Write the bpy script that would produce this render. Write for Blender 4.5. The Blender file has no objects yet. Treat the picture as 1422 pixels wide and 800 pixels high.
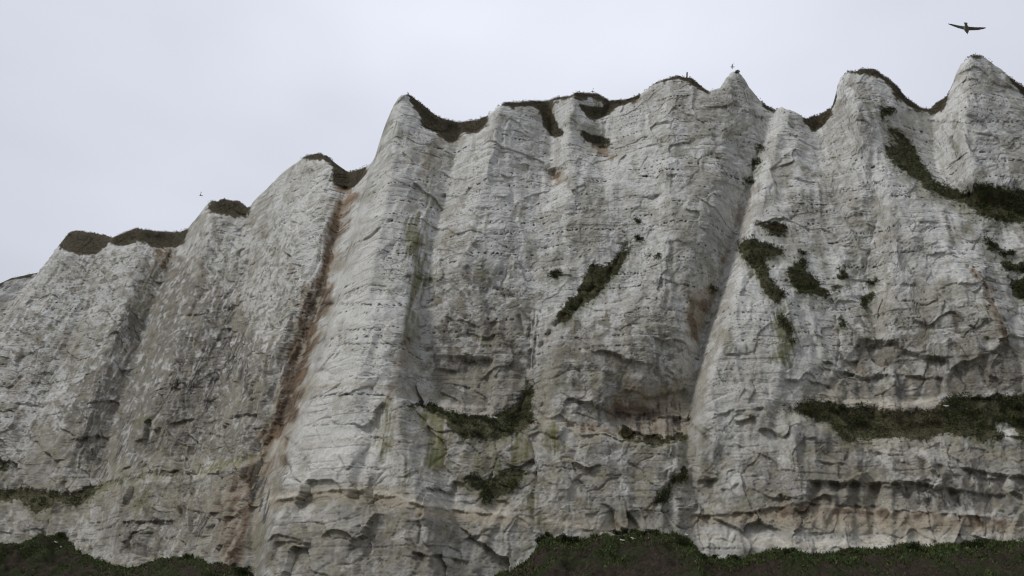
import bpy, bmesh, math, random
import numpy as np
from mathutils import Vector, Matrix

random.seed(7)
rng = np.random.default_rng(11)
scene = bpy.context.scene
COL = scene.collection
F32 = np.float32

# ------------------------------------------------------------------ camera
PITCH = math.radians(25.0)
CP, SP = math.cos(PITCH), math.sin(PITCH)
FPX = 1110.0
CAMZ = 1.7
cam_d = bpy.data.cameras.new("camera")
cam_d.sensor_width = 36.0
cam_d.lens = FPX / 1422.0 * 36.0
cam_d.clip_end = 6000.0
cam = bpy.data.objects.new("camera", cam_d)
cam.location = (0, 0, CAMZ)
cam.rotation_euler = (math.pi / 2 + PITCH, 0, 0)
COL.objects.link(cam)
scene.camera = cam


def project(x, y, z):
    """where a world point is seen, used to lay the survey maps on the cliff"""
    z = z - CAMZ
    f = y * CP + z * SP
    up = -y * SP + z * CP
    return 711 + FPX * x / f, 400 - FPX * up / f


def point_at(u, v, f):
    a, b = (u - 711) / FPX, (400 - v) / FPX
    return Vector((a * f, f * (CP - b * SP), f * (SP + b * CP) + CAMZ))


# ------------------------------------------------------------------ noise
def _hash(ix, iy, seed):
    n = (ix.astype(np.uint32) * np.uint32(374761393) + iy.astype(np.uint32) * np.uint32(668265263)
         + np.uint32((seed * 974711 + 12345) & 0xffffffff))
    n = (n ^ (n >> np.uint32(13))) * np.uint32(1274126177)
    n = (n ^ (n >> np.uint32(15))) * np.uint32(2246822519)
    return n ^ (n >> np.uint32(16))


_ang = np.linspace(0, 2 * np.pi, 256, endpoint=False)
_GX, _GY = np.cos(_ang).astype(F32), np.sin(_ang).astype(F32)


def perlin(x, y, seed=0):
    x = np.asarray(x, F32); y = np.asarray(y, F32)
    ix = np.floor(x).astype(np.int64); iy = np.floor(y).astype(np.int64)
    fx = (x - ix).astype(F32); fy = (y - iy).astype(F32)
    wx = fx * fx * fx * (fx * (fx * 6 - 15) + 10); wy = fy * fy * fy * (fy * (fy * 6 - 15) + 10)
    ix &= 0xffffffff; iy &= 0xffffffff

    def g(dx, dy):
        h = _hash((ix + dx) & 0xffffffff, (iy + dy) & 0xffffffff, seed) & np.uint32(255)
        return _GX[h] * (fx - dx) + _GY[h] * (fy - dy)
    a = g(0, 0); a += (g(1, 0) - a) * wx
    b = g(0, 1); b += (g(1, 1) - b) * wx
    return (a + (b - a) * wy) * F32(1.5)


def fbm(x, y, oct=4, seed=0, gain=.5):
    r = 0; a = 1.0; t = 0
    for o in range(oct):
        r = r + a * perlin(x * 2.03 ** o + 17.3 * o, y * 2.03 ** o - 9.1 * o, seed + o)
        t += a; a *= gain
    return r / t * 1.4


def worley(x, y, seed=0):
    x = np.asarray(x, F32); y = np.asarray(y, F32)
    ix = np.floor(x).astype(np.int64); iy = np.floor(y).astype(np.int64)
    f1 = np.full(x.shape, 9, F32); f2 = np.full(x.shape, 9, F32); cid = np.zeros(x.shape, F32)
    for dx in (-1, 0, 1):
        for dy in (-1, 0, 1):
            cx = (ix + dx) & 0xffffffff; cy = (iy + dy) & 0xffffffff
            h = _hash(cx, cy, seed)
            px = ix + dx + (h & np.uint32(1023)).astype(F32) / 1023
            py = iy + dy + ((h >> np.uint32(10)) & np.uint32(1023)).astype(F32) / 1023
            d = np.abs(px - x) * .6 + np.sqrt((px - x) ** 2 + (py - y) ** 2) * .6
            m = d < f1
            f2 = np.where(m, f1, np.minimum(f2, d))
            cid = np.where(m, ((h >> np.uint32(20)) & np.uint32(1023)).astype(F32) / 1023, cid)
            f1 = np.where(m, d, f1)
    return f1, f2, cid


def facets(x, y, seed=0):
    """broken rock: every joint block ends in a plane tilted its own way"""
    x = np.asarray(x, F32); y = np.asarray(y, F32)
    ix = np.floor(x).astype(np.int64); iy = np.floor(y).astype(np.int64)
    f1 = np.full(x.shape, 9, F32); out = np.zeros(x.shape, F32)
    for dx in (-1, 0, 1):
        for dy in (-1, 0, 1):
            h = _hash((ix + dx) & 0xffffffff, (iy + dy) & 0xffffffff, seed)
            ox = x - (ix + dx + (h & np.uint32(255)).astype(F32) / 255)
            oy = y - (iy + dy + ((h >> np.uint32(8)) & np.uint32(255)).astype(F32) / 255)
            a = ((h >> np.uint32(16)) & np.uint32(255)).astype(F32) / 127.5 - 1
            b = ((h >> np.uint32(24)) & np.uint32(255)).astype(F32) / 127.5 - 1
            d = ox * ox + oy * oy
            m = d < f1
            out = np.where(m, a * ox + b * oy * .8, out)
            f1 = np.where(m, d, f1)
    return out


def sst(a, b, x):
    t = np.clip((x - a) / (b - a), 0, 1)
    return t * t * (3 - 2 * t)


# ------------------------------------------------------------------ survey maps of the face
MU0, MV0, MW, MH = -260, 20, 2000, 900
gu, gv = np.meshgrid(np.arange(MW, dtype=F32) + MU0, np.arange(MH, dtype=F32) + MV0)


def new_map():
    return np.zeros((MH, MW), F32)


def blur(m, r):
    r = int(r)
    for _ in range(2):
        for ax in (0, 1):
            c = np.cumsum(np.pad(m, [(r + 1, r) if a == ax else (0, 0) for a in (0, 1)], mode='edge'), axis=ax, dtype=np.float64)
            n = m.shape[ax]
            hi = np.take(c, np.arange(2 * r + 1, 2 * r + 1 + n), axis=ax)
            lo = np.take(c, np.arange(0, n), axis=ax)
            m = ((hi - lo) / (2 * r + 1)).astype(F32)
    return m


def box(pts, pad):
    us = [p[0] for p in pts]; vs = [p[1] for p in pts]
    return (slice(max(0, int(min(vs) - MV0 - pad)), max(0, int(max(vs) - MV0 + pad + 1))),
            slice(max(0, int(min(us) - MU0 - pad)), max(0, int(max(us) - MU0 + pad + 1))))


def inside(pts, U, V):
    r = np.zeros(U.shape, bool)
    for (x0, y0), (x1, y1) in zip(pts, pts[1:] + pts[:1]):
        if y0 == y1:
            continue
        c = ((y0 > V) != (y1 > V)) & (U < (x1 - x0) * (V - y0) / (y1 - y0) + x0)
        r ^= c
    return r


def poly(m, pts, val=1.0, soft=0):
    b = box(pts, soft * 4 + 2)
    a = inside(pts, gu[b], gv[b]).astype(F32) * val
    if soft:
        a = blur(a, soft)
    m[b] = np.maximum(m[b], a) if val > 0 else m[b] + a


def dist_line(pts, U, V):
    d = np.full(U.shape, 1e9, F32)
    for (x0, y0), (x1, y1) in zip(pts[:-1], pts[1:]):
        dx, dy = x1 - x0, y1 - y0
        t = np.clip(((U - x0) * dx + (V - y0) * dy) / (dx * dx + dy * dy + 1e-6), 0, 1)
        d = np.minimum(d, np.hypot(U - x0 - t * dx, V - y0 - t * dy))
    return d


def stroke(m, pts, rad, val=1.0, add=False):
    b = box(pts, rad * 2.5 + 2)
    a = np.exp(-(dist_line(pts, gu[b], gv[b]) / rad) ** 2) * val
    m[b] = m[b] + a if add else np.maximum(m[b], a)


def ell(m, u, v, ru, rv, val=1.0, add=False):
    b = box([(u - 2.2 * ru, v - 2.2 * rv), (u + 2.2 * ru, v + 2.2 * rv)], 2)
    a = np.exp(-((gu[b] - u) / ru) ** 2 - ((gv[b] - v) / rv) ** 2) * val
    m[b] = m[b] + a if add else np.maximum(m[b], a)


def sample(m, U, V):
    x = np.clip(U - MU0, 0, MW - 1.01); y = np.clip(V - MV0, 0, MH - 1.01)
    i = x.astype(np.int32); j = y.astype(np.int32)
    fx = (x - i).astype(F32); fy = (y - j).astype(F32)
    return ((m[j, i] * (1 - fx) + m[j, i + 1] * fx) * (1 - fy) + (m[j + 1, i] * (1 - fx) + m[j + 1, i + 1] * fx) * fy)


SKY = [(60, 372), (80, 345), (88, 328), (105, 320), (127, 321), (142, 325), (157, 331), (168, 325), (187, 318), (232, 321), (262, 320), (278, 300),
       (290, 283), (310, 277), (335, 279), (347, 289), (360, 274), (385, 250), (400, 235), (425, 216), (445, 213), (460, 218),
       (464, 229), (480, 235), (505, 236), (518, 228), (527, 214), (533, 195), (540, 170), (550, 145), (559, 131), (568, 130),
       (580, 139), (605, 157), (635, 166), (660, 166), (678, 163), (690, 150), (700, 144), (740, 139), (790, 134), (800, 128),
       (830, 130), (850, 137), (870, 137), (888, 131), (905, 118), (925, 109), (940, 106), (960, 110), (985, 128), (1000, 122),
       (1008, 108), (1015, 100), (1025, 101), (1033, 109), (1040, 121), (1055, 140), (1068, 148), (1077, 153), (1085, 148),
       (1105, 155), (1117, 165), (1130, 158), (1156, 150), (1161, 140), (1162, 120), (1167, 107), (1177, 100), (1195, 96),
       (1215, 98), (1232, 109), (1255, 132), (1275, 147), (1290, 148), (1314, 135), (1320, 122), (1326, 101), (1332, 88), (1339, 80),
       (1352, 77), (1364, 80), (1376, 89), (1388, 98), (1400, 108), (1422, 121), (1470, 140), (1520, 120), (1560, 100), (1620, 130), (1740, 120)]
sky_u = np.array([p[0] for p in SKY], float); sky_v = np.array([p[1] for p in SKY], float)

# ridges and gullies: (u, v, metres proud of the mean face)
LINES = [
    [(-255, 60, 0), (-255, 860, 0)],
    [(70, 325, .5), (20, 440, 1), (-60, 560, 1), (-100, 860, 1)],
    [(132, 354, -1), (112, 440, -1.5), (80, 520, -1.2), (30, 640, -.5), (0, 860, 0)],
    [(195, 333, .5), (170, 430, .9), (130, 540, .9), (80, 680, .5), (60, 860, .5)],
    [(245, 345, -2.6), (215, 420, -2.6), (180, 520, -2), (150, 620, -2), (130, 690, -1), (130, 860, 0)],
    [(300, 280, 2), (270, 400, 2), (240, 500, 2.5), (200, 590, 2.5), (170, 655, 2), (170, 860, .5)],
    [(345, 292, -1.6), (335, 400, -1), (310, 500, -1), (290, 600, -1), (270, 660, -.5), (260, 860, -.5)],
    [(430, 215, 1.5), (405, 330, 1.6), (370, 450, 1.5), (345, 560, 1), (320, 640, .5), (310, 860, 0)],
    [(454, 222, 1.4), (452, 300, 1.2), (428, 375, 1.2), (398, 450, 1.0), (374, 530, .7), (345, 610, .4), (322, 700, 0), (312, 860, 0)],
    [(486, 240, -2), (474, 300, -1.6), (455, 380, -1.4), (436, 440, -1.3), (412, 520, -1.4), (397, 580, -1.4), (370, 640, -1.3), (355, 700, -1.1), (348, 860, -1)],
    [(520, 225, 0), (498, 310, 1), (470, 390, 1), (444, 470, 1.5), (423, 560, 2.5), (392, 630, 3), (374, 720, 3), (368, 860, 3)],
    [(558, 131, 2), (545, 220, 2.5), (525, 330, 3), (505, 450, 3.5), (490, 560, 4), (480, 680, 4.5), (475, 860, 5)],
    [(600, 160, -.5), (590, 250, 1), (575, 340, 1.5), (562, 450, 2), (550, 540, 3), (560, 640, 3.5), (590, 720, 3.5), (600, 860, 3.5)],
    [(640, 180, -2.5), (620, 270, -1), (597, 350, -.6), (585, 450, -.5), (585, 560, 0), (620, 680, .8), (650, 860, 1)],
    [(695, 146, 1), (678, 230, 1.4), (655, 320, 1.2), (640, 400, .6), (645, 500, -.5), (660, 600, -.3), (690, 700, 0), (730, 860, .5)],
    [(765, 145, -1.6), (768, 245, -1.6), (745, 330, -1), (737, 420, -1), (732, 520, -2), (728, 600, -.8), (740, 700, -.3), (780, 860, 0)],
    [(795, 130, .5), (788, 200, .3), (795, 250, 1), (790, 340, .8), (785, 420, .2), (775, 470, 1), (765, 560, .7), (790, 700, 0), (830, 860, 0)],
    [(845, 140, -1.5), (835, 200, -1.3), (840, 260, .3), (864, 345, 0), (850, 400, 1), (840, 500, 1), (830, 580, 0), (850, 700, -.3), (870, 860, 0)],
    [(930, 106, 1.2), (930, 250, 1.8), (920, 400, 1.8), (900, 500, .8), (890, 580, -1), (890, 700, -.3), (900, 860, 0)],
    [(1018, 98, 1), (1000, 250, 1.5), (975, 350, .8), (955, 450, 0), (940, 550, -1.2), (935, 650, -.5), (930, 860, 0)],
    [(1076, 155, -1), (1050, 230, -1.3), (1028, 300, -1.7), (1003, 390, -2.5), (980, 460, -3), (963, 530, -2.6), (955, 600, -.9), (950, 680, 0), (950, 860, .3)],
    [(1090, 152, .5), (1070, 230, .6), (1048, 300, 1.1), (1030, 380, 1.6), (1000, 480, 2), (978, 560, 1.4), (972, 650, .9), (972, 860, .8)],
    [(1110, 160, 0), (1110, 300, .8), (1095, 420, 1.9), (1080, 520, 1.9), (1070, 620, 1.4), (1070, 860, 1.1)],
    [(1135, 175, -1.5), (1150, 260, 0), (1150, 400, .3), (1160, 470, .5), (1160, 560, .5), (1150, 680, 1), (1150, 860, 1)],
    [(1195, 97, 1.6), (1190, 180, 1.6), (1215, 300, 1.2), (1205, 380, .3), (1230, 480, 0), (1250, 560, 0), (1250, 700, .8), (1250, 860, 1)],
    [(1240, 130, .5), (1255, 200, -1), (1285, 260, -.3), (1300, 330, 1.2), (1310, 400, .8), (1320, 480, .3), (1330, 560, 0), (1330, 700, .6), (1330, 860, .8)],
    [(1295, 150, -2.6), (1300, 230, -2.6), (1330, 275, -.5), (1360, 370, .9), (1400, 480, .6), (1405, 560, 0), (1400, 860, .5)],
    [(1350, 80, 2.6), (1340, 180, 2.8), (1352, 255, 2.2), (1385, 300, -.5), (1405, 380, -1.2), (1432, 480, -.5), (1432, 860, .3)],
    [(1440, 120, -1), (1450, 250, 1), (1480, 400, -1), (1500, 860, 0)],
    [(1738, 60, 0), (1738, 860, 0)],
]
vv = np.arange(MH) + MV0
relief = new_map()
lu = [np.interp(vv, [p[1] for p in L], [p[0] for p in L]) for L in LINES]
ld = [np.interp(vv, [p[1] for p in L], [p[2] for p in L]) for L in LINES]
for a in range(len(LINES) - 1):
    ua, ub = lu[a][:, None], lu[a + 1][:, None]
    t = np.clip((gu - ua) / np.maximum(ub - ua, 1), 0, 1)
    seg = ld[a][:, None] * (1 - t) + ld[a + 1][:, None] * t
    m = (gu >= ua) & (gu <= ub)
    relief = np.where(m, seg, relief).astype(F32)
relief = (blur(relief, 3) * (1.5 + .5 * (1 - sst(330, 430, gu))) * (1 - .38 * sst(600, 680, gu) * (1 - sst(900, 960, gu)) * sst(180, 300, gv)) * (1 - .25 * sst(1060, 1120, gu) * (1 - sst(1260, 1330, gu)) * sst(230, 330, gv))).astype(F32)
relief_soft = relief.copy()


def ledge(pts, amp, w, fade=28):
    """the rock below the line stands proud: a bench"""
    us = [p[0] for p in pts]; vl = np.interp(gu[0], us, [p[1] for p in pts])[None, :]
    f = sst(us[0] - fade * .2, us[0] + fade, gu) * (1 - sst(us[-1] - fade, us[-1] + fade * .2, gu))
    return amp * f * sst(-w * .5, w, gv - vl)


wob = fbm(gu / 26, gv / 26, 3, 91) * 6
_gv = gv; gv = gv + wob
relief += ledge([(535, 546), (600, 570), (650, 588), (700, 594), (740, 586), (800, 593), (860, 606), (910, 614), (950, 602), (964, 592)], 2.2, 9)
relief += ledge([(1080, 570), (1130, 583), (1180, 603), (1260, 600), (1320, 597), (1422, 600), (1740, 600)], 2.0, 14)
relief += ledge([(-255, 700), (0, 690), (50, 690), (120, 688), (160, 672), (200, 660), (280, 652), (340, 640), (368, 630)], 1.8, 9)
relief += ledge([(1215, 195), (1250, 225), (1300, 263), (1350, 280), (1422, 300), (1500, 310), (1740, 310)], 1.7, 12)
gv = _gv


def over(pts, amp, L=26, w=2.0, fade=6, wv=.22):
    """the rock above the line stands proud: an overhang with the scar below it"""
    us = [p[0] for p in pts]
    b = box(pts, L * 3.2)
    U, V = gu[b] , gv[b] + wob[b] * wv
    U = U + wob[b] * .4
    vl = np.interp(U, us, [p[1] for p in pts])
    f = sst(us[0] - fade, us[0] + fade, U) * (1 - sst(us[-1] - fade, us[-1] + fade, U))
    f = f * (.3 + .9 * sst(-.35, .35, perlin(U / 17, V / 34, 223)))
    s = V - vl + np.round(perlin(U / 16, V / 30, 224) * 1.5) * 1.7 + perlin(U / 5, V / 30, 225) * 1.0
    relief[b] -= amp * f * sst(-w * .5, w * .5, s) * np.exp(-np.maximum(s, 0) / L)


for pts, amp, L in [
    ([(1163, 516), (1205, 524), (1235, 522), (1308, 525)], .75, 22),
    ([(1197, 471), (1247, 475), (1255, 486), (1277, 497), (1317, 499), (1322, 512), (1345, 502), (1369, 494)], .6, 22),
    ([(1367, 467), (1401, 472)], .55, 30), ([(1090, 530), (1120, 526), (1154, 539)], .5, 14), ([(1120, 505), (1161, 516)], .35, 10),
    ([(1126, 667), (1151, 669), (1200, 672), (1245, 672), (1287, 674), (1333, 681)], 1.1, 24),
    ([(1340, 650), (1375, 658), (1440, 664)], 1.0, 22), ([(1210, 628), (1252, 632)], .6, 8), ([(1300, 645), (1338, 652)], .4, 9),
    ([(1081, 688), (1105, 692)], .9, 9), ([(971, 668), (996, 665)], .55, 26), ([(1001, 679), (1014, 680), (1024, 671)], .45, 16),
    ([(383, 752), (431, 756)], .7, 20), ([(375, 697), (440, 685), (480, 681), (545, 691), (590, 704), (700, 717)], .4, 12), ([(575, 770), (603, 771), (649, 780)], .8, 18), ([(639, 754), (659, 744), (692, 732)], .6, 20),
    ([(605, 512), (635, 516)], .5, 14), ([(624, 531), (654, 539)], .55, 14), ([(642, 496), (684, 499)], .7, 30),
    ([(319, 579), (360, 575)], .9, 18), ([(236, 588), (270, 582)], .6, 14), ([(277, 601), (311, 607)], .6, 13), ([(94, 609), (142, 607)], .8, 20),
    ([(172, 725), (240, 723)], .8, 22), ([(262, 708), (300, 712)], .6, 22), ([(270, 742), (286, 745)], .5, 8),
    ([(605, 271), (627, 272)], .8, 8), ([(562, 383), (599, 388)], .8, 8), ([(571, 336), (590, 340)], .6, 7),
    ([(756, 236), (784, 233)], 1.3, 14), ([(828, 203), (853, 206)], .7, 12), ([(877, 704), (897, 706), (913, 696)], .8, 12),
    ([(464, 256), (494, 264)], 1.0, 9), ([(848, 556), (870, 540), (890, 548), (905, 556)], .5, 16), ([(895, 552), (925, 546), (958, 540)], .8, 18), ([(855, 572), (885, 576), (915, 572)], .6, 12), ([(905, 584), (930, 580), (958, 582)], .9, 14), ([(925, 520), (940, 526), (958, 528)], .7, 12),
    ([(770, 600), (810, 597), (860, 608)], .4, 9), ([(1060, 706), (1112, 700), (1200, 704), (1305, 712), (1375, 720)], .45, 26),
    ([(961, 718), (1010, 714), (1060, 709)], .6, 18), ([(1135, 640), (1185, 648)], .35, 10),
    ([(620, 440), (660, 452), (700, 446)], .4, 20), ([(670, 470), (690, 464)], .5, 12), ([(230, 440), (280, 436)], .35, 12), ([(300, 470), (340, 468)], .35, 12),
    ([(20, 560), (70, 566)], .4, 12), ([(120, 560), (160, 556)], .4, 14), ([(1010, 492), (1035, 493)], .4, 7), ([(995, 575), (1060, 566)], .45, 14),
    ([(1233, 394), (1276, 396)], .55, 6), ([(930, 243), (952, 245)], .5, 6), ([(893, 274), (918, 271)], .5, 6), ([(1140, 500), (1163, 507)], .5, 14),
]:
    over(pts, amp, L)
CRACKS = [
    ([(504, 336), (520, 325), (537, 310), (552, 300)], 2.2, .9), ([(699, 194), (687, 227)], 1.5, .6), ([(676, 248), (650, 265), (645, 280)], 1.5, .5),
    ([(706, 358), (699, 395), (703, 420)], 1.6, .5), ([(1053, 207), (1041, 250), (1028, 290), (1010, 350)], 1.6, .6),
    ([(720, 440), (738, 480), (735, 530), (720, 570)], 3, .9), ([(870, 340), (845, 380), (800, 425), (772, 450), (745, 490)], 3, .8),
    ([(1345, 370), (1368, 400), (1392, 440), (1399, 475)], 2, .6), ([(985, 400), (985, 440), (972, 500)], 2.5, .8), ([(580, 350), (575, 420), (562, 480)], 2, .5),
    ([(585, 715), (582, 760), (575, 770)], 1.4, .5), ([(472, 700), (474, 745)], 1.2, .4), ([(517, 640), (515, 730)], 1.2, .35),
    ([(930, 620), (925, 670)], 1.2, .4), ([(862, 640), (858, 720)], 1.1, .3), ([(968, 600), (966, 640)], 1.4, .5), ([(205, 520), (190, 590), (175, 650)], 1.5, .4),
    ([(1218, 300), (1208, 340), (1200, 400)], 2, .4), ([(1160, 440), (1166, 480), (1160, 520)], 1.6, .5), ([(950, 612), (905, 622)], 1.3, .3),
]
for pts, r, a in CRACKS:
    b = box(pts, 20)
    d = dist_line(pts, gu[b] + wob[b] * .5, gv[b])
    relief[b] -= .75 * a * np.exp(-(d / r) ** 2) * sst(-.35, .25, perlin(gu[b] / 14, gv[b] / 14, 222))
for pts, a in [([(597, 494), (640, 496), (684, 498), (684, 565), (612, 561), (597, 539)], .45),
               ([(1197, 473), (1247, 477), (1255, 488), (1319, 503), (1322, 514), (1367, 496), (1397, 475), (1420, 505), (1420, 545), (1304, 552), (1266, 560), (1169, 556), (1154, 539), (1163, 516)], .4),
               ([(971, 668), (996, 666), (1000, 705), (966, 712)], .35), ([(1126, 670), (1333, 682), (1400, 690), (1380, 715), (1120, 702)], .4)]:
    b = box(pts, 12)
    relief[b] -= blur(inside(pts, gu[b] + wob[b] * .5, gv[b] + wob[b] * .4).astype(F32) * a, 1)

# --- vegetation outlines (each becomes a plant of its own further down) and turf
PLANTS = [
    ([(741, 142), (762, 136), (764, 151), (771, 168), (775, 178), (782, 184), (782, 190), (765, 190), (756, 172), (752, 157)], 'turf'),
    ([(801, 140), (820, 151), (835, 151), (850, 140), (887, 132), (887, 138), (857, 148), (839, 161), (829, 167), (816, 161), (807, 151)], 'turf'),
    ([(805, 181), (824, 189), (848, 193), (846, 202), (831, 202), (812, 196)], 'turf'),
    ([(81, 343), (94, 322), (107, 317), (127, 319), (157, 326), (146, 342), (131, 354), (116, 352), (101, 350)], 'turf'),
    ([(157, 329), (180, 319), (187, 316), (232, 318), (263, 317), (257, 331), (247, 342), (225, 344), (210, 342), (202, 335), (187, 333), (176, 339), (165, 342), (157, 339)], 'turf'),
    ([(287, 290), (300, 276), (311, 274), (334, 276), (349, 288), (339, 301), (319, 297), (300, 296)], 'turf'),
    ([(419, 222), (425, 213), (455, 210), (463, 219), (462, 228), (447, 221), (432, 220)], 'turf'),
    ([(462, 224), (477, 232), (509, 233), (500, 250), (492, 261), (477, 261), (464, 254)], 'turf'),
    ([(566, 127), (575, 131), (594, 144), (620, 160), (646, 164), (680, 161), (672, 175), (661, 184), (639, 184), (633, 197), (620, 196), (609, 184), (590, 177), (584, 160), (571, 141)], 'turf'),
    ([(694, 143), (740, 136), (795, 130), (830, 127), (870, 134), (890, 128), (888, 136), (850, 146), (830, 136), (798, 134), (762, 141), (741, 146), (700, 148)], 'turf'),
    ([(896, 122), (925, 105), (940, 102), (962, 107), (987, 126), (985, 132), (957, 114), (940, 109), (920, 114)], 'turf'),
    ([(1056, 138), (1078, 150), (1074, 157), (1060, 148)], 'turf'),
    ([(1114, 165), (1127, 156), (1157, 147), (1150, 165), (1139, 178), (1129, 182)], 'turf'),
    ([(1174, 102), (1195, 92), (1215, 95), (1232, 106), (1255, 129), (1275, 144), (1290, 145), (1318, 130), (1312, 148), (1300, 158), (1285, 155), (1262, 148), (1247, 134), (1225, 108), (1200, 101)], 'turf'),
    ([(1341, 79), (1352, 74), (1366, 78), (1366, 82), (1352, 80)], 'turf'),
    ([(1398, 106), (1425, 120), (1470, 138), (1440, 140), (1422, 130), (1405, 116)], 'turf'),
]
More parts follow.
